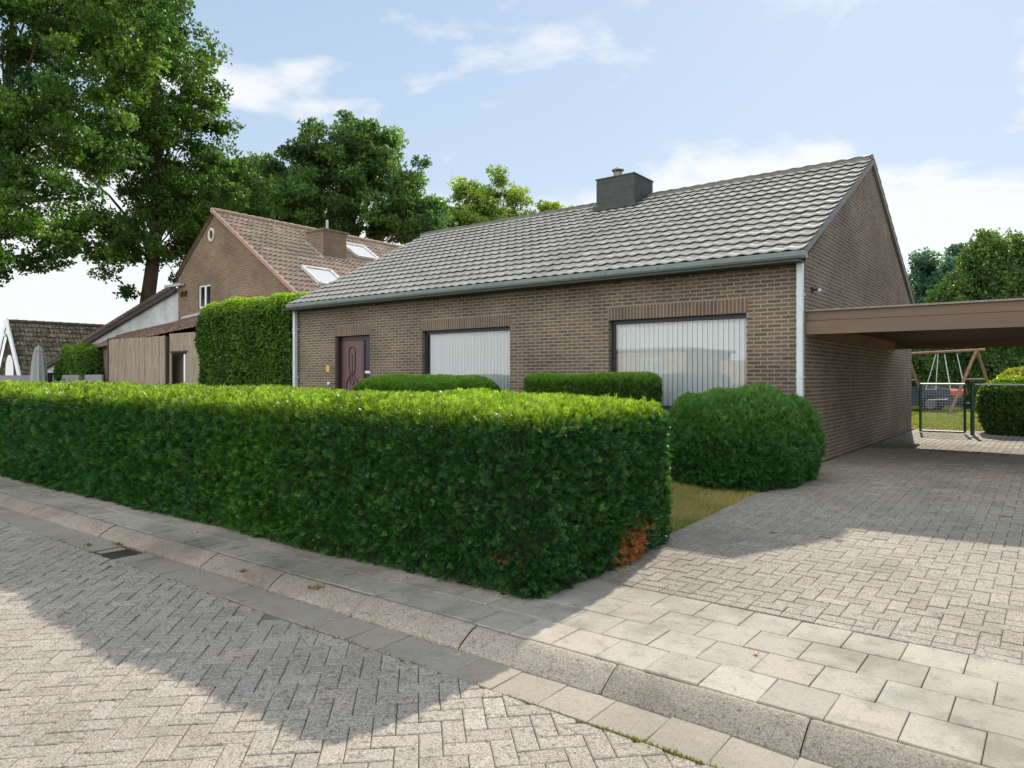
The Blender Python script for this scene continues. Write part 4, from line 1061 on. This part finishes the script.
for x in (1.2, 3.6):
    mb = MB(); mb.tube([(x, GY - .1 - .099 * (x + 1.57) - .03, HG), (x, GY - .1 - .099 * (x + 1.57) - .03, 1.45)], .03, 8); mb.build('post', M['green_metal'], wf)

# ================================================================= SWING SET
sw = empty('swing_set', (-3.3, 31, HG), 'wooden A-frame swing set on the back lawn behind the gate', 'swing')
AR = Vector((-2.40, 31.0, 2.55)); AL = Vector((-4.70, 31.15, 2.48))
mb = MB(); mb.tube([AL + Vector((-.25, 0, 0)), AR + Vector((.25, 0, .03))], .05, 8); mb.build('beam', M['timber'], sw, smooth=True)
for a in (AR, AL):
    for off in ((-.75, -1.25), (.55, 1.25)):
        mb = MB(); mb.tube([a + Vector((0, 0, .05)), Vector((a.x + off[0], a.y + off[1], HG - .02))], .055, 8); mb.build('leg', M['timber'], sw, smooth=True)
    mb = MB(); mb.tube([a.lerp(Vector((a.x - .75, a.y - 1.25, HG)), .45), a.lerp(Vector((a.x + .55, a.y + 1.25, HG)), .45)], .035, 8); mb.build('cross_brace', M['timber'], sw)
s1 = empty('child_swing', (-2.95, 31, .95), 'red plastic child swing seat hanging from the wooden beam', 'swing seat')
mb = MB(); mb.box(-3.22, -2.72, 30.9, 31.1, .92, .97); mb.box(-3.22, -2.72, 30.88, 30.90, .92, 1.10); mb.box(-3.22, -2.72, 31.1, 31.12, .92, 1.14); mb.build('seat', M['red'], s1, bevel=.01)
for x, tx in ((-3.20, -3.42), (-2.74, -3.02)):
    for y in (30.9, 31.1):
        mb = MB(); mb.tube([(x, y, .97), (tx, 31, 2.45)], .014, 5); mb.build('rope', M['rope'], s1)
s2 = empty('trapeze_bar', (-3.9, 31, 1.2), 'grey trapeze with two pale ropes left of the red swing seat', 'trapeze')
mb = MB(); mb.tube([(-4.05, 31, 1.12), (-3.68, 31, 1.12)], .018, 6); mb.build('bar', M['galv'], s2)
for x in (-4.03, -3.70):
    mb = MB(); mb.tube([(x, 31, 1.12), (-3.66 + (x + 3.86) * .2, 31, 2.45)], .014, 5); mb.build('rope', M['rope'], s2)

# ================================================================= DARK CAR behind the swing
def side_prism(mb, pts, y0, y1, taper=0.0):
    n = len(pts); A = [(x, y0 + (taper if z > .95 else 0), z) for x, z in pts]; B = [(x, y1 - (taper if z > .95 else 0), z) for x, z in pts]
    mb.poly(A); mb.poly(B[::-1])
    for k in range(n): mb.poly([A[k], A[(k + 1) % n], B[(k + 1) % n], B[k]])
car = empty('parked_car', (-5.3, 32.9, HG), 'dark blue car half hidden by the brick wall behind the swing', 'car')
cx, cy, cz = -5.3, 32.9, HG
mb = MB(); side_prism(mb, [(cx - 2.1, cz + .30), (cx + 2.05, cz + .28), (cx + 2.12, cz + .55), (cx + 2.0, cz + .80), (cx + 1.15, cz + .95), (cx - 2.0, cz + .98), (cx - 2.12, cz + .7)], cy - .86, cy + .86)
mb.build('body', M['car'], car, bevel=.05)
mb = MB(); side_prism(mb, [(cx + 1.1, cz + .955), (cx + .35, cz + 1.42), (cx - 1.5, cz + 1.44), (cx - 1.95, cz + .985)], cy - .74, cy + .74); mb.build('windows', M['darkglass'], car, bevel=.03)
mb = MB(); side_prism(mb, [(cx + .42, cz + 1.40), (cx + .30, cz + 1.47), (cx - 1.45, cz + 1.49), (cx - 1.60, cz + 1.42)], cy - .72, cy + .72); mb.build('roof', M['car'], car, bevel=.02)
for s in (-1, 1):
    mb = MB(); mb.box(cx + 1.90, cx + 2.125, cy + s * .62 - .18, cy + s * .62 + .18, cz + .58, cz + .74); mb.build('headlight', M['silver'], car, bevel=.02)
    for wx in (-1.3, 1.3):
        mb = MB(); mb.tube([(cx + wx, cy + s * .87, cz + .32), (cx + wx, cy + s * .68, cz + .32)], .32, 20); w_ = mb.build('wheel', M['tyre'], car)
        mb = MB(); mb.tube([(cx + wx, cy + s * .885, cz + .32), (cx + wx, cy + s * .86, cz + .32)], .2, 16); mb.build('rim', simple('grey_rim', (.12, .12, .13), .4), w_)
mb = MB(); mb.tube([(cx + 1.2, cy - .88, cz + .47), (cx + 1.8, cy - .885, cz + .5), (cx + 2.1, cy - .75, cz + .6), (cx + 2.15, cy, cz + .6)], .025, 6); mb.build('bumper_strip', M['silver'], car)

# ================================================================= NEIGHBOUR HOUSE
NX, NZ, NY = -25.4, 7.75, 14.5; NYB = 25.5
nb = empty('neighbour_house', (-24, 20, .1), 'red brown brick house with orange clay tiled roof and steep gable', 'house')
RX, RZ = -19.4, 3.75; LX, LZ = -28.15, 5.55
NW = (-26.60, -25.72, 4.25, 5.15)
mb = MB()
def gx_top(x): return NZ + (x - NX) * ((RZ - NZ) / (RX - NX)) if x > NX else NZ + (x - NX) * ((NZ - LZ) / (NX - LX))
xs = sorted({LX, NW[0], NW[1], NX, -24, -22, RX})
for i in range(len(xs) - 1):
    a, b_ = xs[i], xs[i + 1]
    if NW[0] <= a and b_ <= NW[1]:
        mb.poly([(a, NY, 0), (b_, NY, 0), (b_, NY, NW[2]), (a, NY, NW[2])]); mb.poly([(a, NY, NW[3]), (b_, NY, NW[3]), (b_, NY, gx_top(b_)), (a, NY, gx_top(a))])
    else: mb.poly([(a, NY, 0), (b_, NY, 0), (b_, NY, gx_top(b_)), (a, NY, gx_top(a))])
for xx, zt in ((LX, LZ), (RX, RZ)): mb.poly([(xx, NY, 0), (xx, NYB, 0), (xx, NYB, zt), (xx, NY, zt)])
mb.poly([(LX, NYB, 0), (RX, NYB, 0), (RX, NYB, RZ), (NX, NYB, NZ), (LX, NYB, LZ)])
a, b_, c_, d_ = NW
for q in (((a, c_), (a, d_)), ((b_, c_), (b_, d_)), ((a, d_), (b_, d_)), ((a, c_), (b_, c_))):
    mb.poly([(q[0][0], NY, q[0][1]), (q[1][0], NY, q[1][1]), (q[1][0], NY + .12, q[1][1]), (q[0][0], NY + .12, q[0][1])])
mb.build('wall', M['brick_nb'], nb)
mb = MB(); y = NY + .05
for (p, q, r1, s1_) in ((a, a + .07, c_, d_), (b_ - .07, b_, c_, d_), (a + .07, b_ - .07, d_ - .07, d_), (a + .07, b_ - .07, c_, c_ + .07), ((a + b_) / 2 - .05, (a + b_) / 2 + .05, c_ + .07, d_ - .07)): mb.box(p, q, y, y + .06, r1, s1_)
w_ = mb.build('window', M['white'], nb)
mb = MB(); mb.box(a, b_, y + .03, y + .035, c_, d_); mb.build('pane', M['darkglass'], w_)
# oval gable vent
mb = MB(); cx, cz = -25.60, 7.0
ring = [(cx + .17 * math.cos(t), NY - .02, cz + .22 * math.sin(t)) for t in [k * 2 * math.pi / 16 for k in range(17)]]
mb.tube(ring, .055, 6, cap=False); v_ = mb.build('gable_vent', simple('cream_stone', (.62, .55, .45), .8), nb)
mb = MB(); mb.poly([(cx + .14 * math.cos(t), NY - .008, cz + .19 * math.sin(t)) for t in [k * 2 * math.pi / 16 for k in range(16)]]); mb.build('opening', M['black'], v_)
# roof slope towards us
L_ = math.hypot(RX - .25 + .55 - NX, RZ - NZ); 
dnx, dnz = (RX - NX), (RZ - NZ); l_ = math.hypot(dnx, dnz); dnx /= l_; dnz /= l_
tile_roof('roof', (NX, NY - .12, NZ + .10), (0, 1, 0), (dnx, 0, dnz), NYB - NY + .24, l_ + .25, 20, .215, pan, .036, .045, M['tile_red'], nb, 5, colsd=.16, sub=6)
lx, lz = LX - NX, LZ - NZ; l2 = math.hypot(lx, lz)
tile_roof('rear_slope', (NX, NY - .12, NZ + .10), (0, 1, 0), (lx / l2, 0, lz / l2), NYB - NY + .24, l2 + .1, 10, .215, pan, .036, .045, M['tile_red'], nb, 6, sub=4)
mb = MB(); cap_row(mb, (NX, NY - .14, NZ + .14), (NX, NYB + .1, NZ + .14), .36, .10); mb.build('ridge_tiles', simple('clay_ridge', (.33, .25, .19), .7, .25), nb)
mb = MB(); mb.bar((NX + .02, NY - .13, NZ + .13), (RX + .2, NY - .13, RZ - .02), .06, .12); mb.build('verge_board', simple('verge_clay', (.34, .22, .16), .7), nb)
# chimney on the slope
mb = MB(); mb.box(-24.2, -23.1, 17.75, 18.9, 5.6, 7.42); nc = mb.build('chimney', M['brick_nb'], nb)
def slope_z(x): return NZ + .10 + (x - NX) * dnz / dnx
mb = MB(); mb.bar((-24.2, 17.70, slope_z(-24.2) + .06), (-23.05, 17.70, slope_z(-23.05) + .06), .09, .04); mb.bar((-23.04, 17.70, slope_z(-23.04) + .06), (-23.04, 19.05, slope_z(-23.04) + .06), .12, .04); mb.build('flashing', M['lead'], nc)
mb = MB(); mb.box(-24.24, -23.06, 17.71, 19.04, 7.42, 7.50); mb.build('coping', M['tile_red'] if False else M['brick_nb'], nc)
mb = MB(); mb.tube([(-23.7, 18.4, 7.5), (-23.7, 18.4, 8.0)], .05, 8); mb.build('flue_pipe', M['galv'], nc)
# roof lights
for (xa, xb, ya, yb) in ((-21.9, -20.85, 15.85, 17.1), (-24.55, -23.55, 19.8, 21.0)):
    n_ = Vector((-dnz, 0, dnx)).normalized()
    def SP(x, y, h): return Vector((x, y, slope_z(x))) + n_ * h
    mb = MB()
    for p, q in (((xa, ya), (xb, ya)), ((xb, ya), (xb, yb)), ((xb, yb), (xa, yb)), ((xa, yb), (xa, ya))): mb.bar(SP(*p, .10), SP(*q, .10), .11, .12, up=tuple(n_))
    sk = mb.build('roof_window', simple('pale_skylight_frame', (.52, .52, .50), .5), nb)
    mb = MB(); mb.poly([SP(xa, ya, .115), SP(xb, ya, .115), SP(xb, yb, .115), SP(xa, yb, .115)]); mb.build('pane', M['skyglass'], sk)
for k in range(2):
    mb = MB(); mb.tube([(-27.75 + k * .28, NY - .02, 5.0), (-27.75 + k * .28, NY - .10, 4.9), (-27.72 + k * .28, NY - .08, 4.78)], .05, 8); mb.build('wall_vent', M['black'], nb)

# ---- long lean-to running down to the left
ln = empty('lean_to', (-35, 15.5, .1), 'grey rendered lean-to with a long dark roof sloping to the left', 'outbuilding')
mb = MB(); mb.poly([(-28.17, 14.52, 0), (-28.17, 14.52, 5.22), (-41.9, 14.52, 2.12), (-41.9, 14.52, 0)]); mb.poly([(-28.17, 17.9, 0), (-28.17, 17.9, 5.3), (-41.9, 17.9, 2.2), (-41.9, 17.9, 0)]); mb.poly([(-41.9, 14.52, 0), (-41.9, 17.9, 0), (-41.9, 17.9, 2.2), (-41.9, 14.52, 1.95)])
mb.build('wall', M['render'], ln)
dl = Vector((-41.9 + 28.17, 0, -3.1)); ll = dl.length; dl.normalize()
pA = np.array((-28.17, 14.35, 5.22))
al = Vector((0, 2.3, 1.75)); alen = al.length; al.normalize()
tile_roof('roof', tuple(pA), tuple(al), tuple(dl), alen, ll + .2, 42, .22, pan, .03, .04, M['tile_dark'], ln, 9, colsd=.2, sub=4)
mb = MB(); mb.bar((-28.17, 14.40, 5.13), (-42.0, 14.40, 2.03), .06, .20); mb.build('verge_board', simple('dark_verge', (.055, .045, .040), .8), ln)
mb = MB(); mb.box(-28.9, -27.6, 14.3, 14.45, 5.22, 5.32); mb.build('flashing', M['lead'], ln)
# ---- low tiled porch roof in front of the gable
pr = empty('porch', (-28.5, 13.6, .1), 'low reddish tiled porch roof above the weathered boards', 'porch')
mb = MB(); mb.box(-32.6, -22.2, 13.0, 14.45, .1, 3.0); mb.build('wall', M['brick_nb'], pr)
s_ = Vector((0, -1.6, -.78)).normalized(); tile_roof('roof', (-32.9, 14.45, 3.50), (1, 0, .068), tuple(s_), 10.8, 1.9, 6, .22, pan, .03, .04, M['tile_dark'] if False else tile_mat('rust_tile', (.20, .13, .10), (.13, .09, .075), (.25, .20, .14), .4, .7, .3), pr, 10, colsd=.2, sub=4)
mb = MB(); mb.bar((-27.6, 14.40, 3.93), (-22.4, 14.40, 4.28), .12, .10); mb.build('flashing', M['lead'], pr)
# ---- weathered board fence with a doorway
bf = empty('board_fence', (-26, 12.5, .1), 'weathered vertical board fence with a narrow doorway near the tall hedge', 'fence')
mb = MB(); x = -29.6; k = 0
while x < -25.2:
    wd = random.uniform(.10, .16); mb.box(x, x + wd - .006, 12.48 + random.uniform(-.008, .008), 12.52, .1, 3.05 + random.uniform(-.012, .012)); x += wd
mb.build('front_boards', M['wood'], bf)
for (p, q, r1, s1_, t1) in ((-29.72, -29.61, 12.46, 12.55, 3.10), (-25.2, -25.1, 12.5, 12.62, 3.02)):
    mb = MB(); mb.box(p, q, r1, s1_, .1, t1); mb.build('end_post', simple('dark_post', (.06, .045, .035), .9), bf)
mb = MB(); x = -25.08
while x < -21.6:
    wd = random.uniform(.10, .15); z0 = 2.48 if -24.95 < x + wd / 2 < -23.9 else .1
    mb.box(x, x + wd - .006, 12.60 + random.uniform(-.006, .006), 12.64, z0, 3.12); x += wd
mb.build('rear_boards', M['wood'], bf)
mb = MB(); mb.box(-24.95, -23.85, 12.56, 12.66, 2.44, 2.50); mb.build('door_head', simple('dark_post', (.06, .045, .035), .9), bf)
mb = MB(); mb.box(-24.12, -24.02, 12.62, 12.72, .1, 2.38); mb.build('door_jamb', M['white'], bf)
mb = MB(); mb.box(-24.02, -23.86, 12.66, 12.70, .1, 2.38); mb.build('door_glass', M['darkglass'], bf)
# ---- glass wind screen, shrub and grey garden wall
gs = empty('glass_screen', (-32.4, 13.2, .1), 'black framed glass wind screen beside the board fence', 'screen')
mb = MB(); mb.box(-34.7, -34.62, 13.18, 13.24, .1, 2.9); mb.box(-30.42, -30.28, 13.18, 13.24, .1, 2.9); mb.box(-34.62, -30.42, 13.18, 13.24, 2.84, 2.9); mb.box(-31.6, -31.54, 13.18, 13.24, .1, 2.84); mb.build('frame', M['black'], gs)
mb = MB(); mb.box(-34.62, -31.6, 13.20, 13.21, 1.2, 2.84); mb.box(-31.54, -30.42, 13.20, 13.21, 1.2, 2.84); mb.build('pane', M['glass'], gs)
gen_hedge('leafy_shrub', (-34.1, 12.42, .1), (-31.5, 12.95, 2.78), .2, 14000, 'bright green leafy shrub in front of the black framed glass screen', 'shrub', (.05, .13, .025), (.20, .34, .05), .15, LEAF, .22, jit=.1, toplo=1.2)
gw = empty('garden_fence', (-38, 12.3, .1), 'low grey concrete board fence with a black post at far left', 'fence')
for (p, q) in ((-50, -35.0), (-34.6, -29.75)):
    mb = MB(); mb.box(p, q, 12.28, 12.33, .05, .9); mb.box(p, q, 12.275, 12.335, .905, 1.3); mb.box(p, q, 12.27, 12.34, 1.305, 1.68); mb.build('panel', M['concrete'], gw, bevel=.01)
mb = MB(); mb.box(-35.0, -34.6, 12.22, 12.38, .05, 1.78); mb.build('post', M['black'], gw)
# ---- closed parasol
pa = empty('closed_parasol', (-35.3, 12.0, .1), 'closed grey garden parasol beside the grey fence', 'parasol')
px_, py_ = at(39, 378, 30.9)[:2]
pa.location = (px_, py_, .1)
mb = MB(); n = 20; rings = []
for (z, r) in ((1.0, .34), (1.7, .30), (2.35, .24), (2.62, .20), (2.63, .17), (2.75, .19), (2.90, .10), (2.96, .02)):
    rings.append([(px_ + r * (1 + .13 * (k % 2)) * math.cos(2 * math.pi * k / n), py_ + r * (1 + .13 * (k % 2)) * math.sin(2 * math.pi * k / n), z) for k in range(n)])
for i in range(len(rings) - 1):
    for k in range(n): mb.poly([rings[i][k], rings[i][(k + 1) % n], rings[i + 1][(k + 1) % n], rings[i + 1][k]])
mb.build('canopy', M['canvas'], pa)
mb = MB(); mb.tube([(px_, py_, .1), (px_, py_, 1.05)], .03, 8); mb.build('pole', M['galv'], pa)
# ---- mossy garage with white bargeboards
ga = empty('garage', (-51.7, 19, .1), 'small garage with white bargeboards and a mossy tiled roof', 'garage')
AX, AZ, AY = -51.75, 5.05, 16.0; RXg, RZg = -49.6, 1.6; LXg, LZg = -53.9, 1.6; GB = 27
mb = MB(); mb.poly([(LXg, AY, 0), (RXg, AY, 0), (RXg, AY, RZg), (AX, AY, AZ - .1), (LXg, AY, LZg)]); mb.poly([(RXg, AY, 0), (RXg, GB, 0), (RXg, GB, RZg), (RXg, AY, RZg)]); mb.build('wall', M['tile_moss'], ga)
dd2 = Vector((RXg - AX, 0, RZg - AZ)); l3 = dd2.length; dd2.normalize()
tile_roof('roof', (AX, AY - .15, AZ), (0, 1, 0), tuple(dd2), GB - AY, l3 + .2, 12, .23, pan, .035, .05, M['tile_moss'], ga, 12, colsd=.3, sub=4)
mb = MB(); cap_row(mb, (AX, AY - .1, AZ + .04), (AX, GB, AZ + .04), .5, .11); mb.build('ridge_tiles', simple('dark_ridge', (.10, .09, .075), .8, .3), ga)
mb = MB(); mb.bar((AX, AY - .2, AZ + .1), (RXg + .1, AY - .2, RZg), .08, .42); mb.bar((AX, AY - .205, AZ + .1), (LXg - .1, AY - .205, LZg), .08, .42); mb.build('bargeboard', M['white'], ga)
mb = MB(); mb.poly([(AX + .7 * math.cos(t), AY - .03, 2.0 + 1.0 * math.sin(t)) for t in [math.pi * k / 10 for k in range(11)]] + [(AX - .7, AY - .03, 1.0), (AX + .7, AY - .03, 1.0)]); mb.build('arched_window', M['white'], ga)
mb = MB(); mb.tube([(AX, AY - .25, 4.1), (AX, AY - .25, 4.3)], .09, 8); mb.build('lamp', M['white'], ga)

# ================================================================= HOUSE ACROSS THE ROAD (seen only as a reflection in the windows)
op = empty('opposite_house', (-10, -13, .0), 'pinkish rendered house across the road reflected in the right window', 'house')
mb = MB(); oy = -9.5
for (a, b_, h) in ((-18.8, -14.17, 2.9), (-12.4, -9.0, 2.35)):
    mb.box(a, b_, oy - 6, oy, 0, h)
mb.build('wall', M['pale_render'], op)
mb = MB(); mb.box(-19.0, -13.95, oy - 6.1, oy + .12, 2.902, 3.02); mb.build('roof', M['render'], op)
for wx in (-15.9,):
    mb = MB(); mb.box(wx - .60, wx + .60, oy + .002, oy + .06, 1.1, 2.52); w_ = mb.build('window', M['white'], op)
    mb = MB(); mb.box(wx - .53, wx - .05, oy + .062, oy + .07, 1.2, 2.35); mb.box(wx + .05, wx + .53, oy + .062, oy + .07, 1.2, 2.35); mb.build('pane', M['skyglass'], w_)

# ================================================================= GROUPS
for o in scene.objects:
    if o.parent is None and o.get('category'):
        for nm, g in (('oak_tree', 'oak trees on the left'), ('conifer_tree', 'conifers behind the carport'), ('light_tree', 'pale trees above the bungalow ridge'),
                      ('low_hedge', 'low clipped hedges in the front garden'), ('golden_shrub', 'yellow leaved shrubs in the back garden'), ('fallen_leaf', 'fallen leaves on the paving')):
            if o.name.split('.')[0] == nm: o['group'] = g
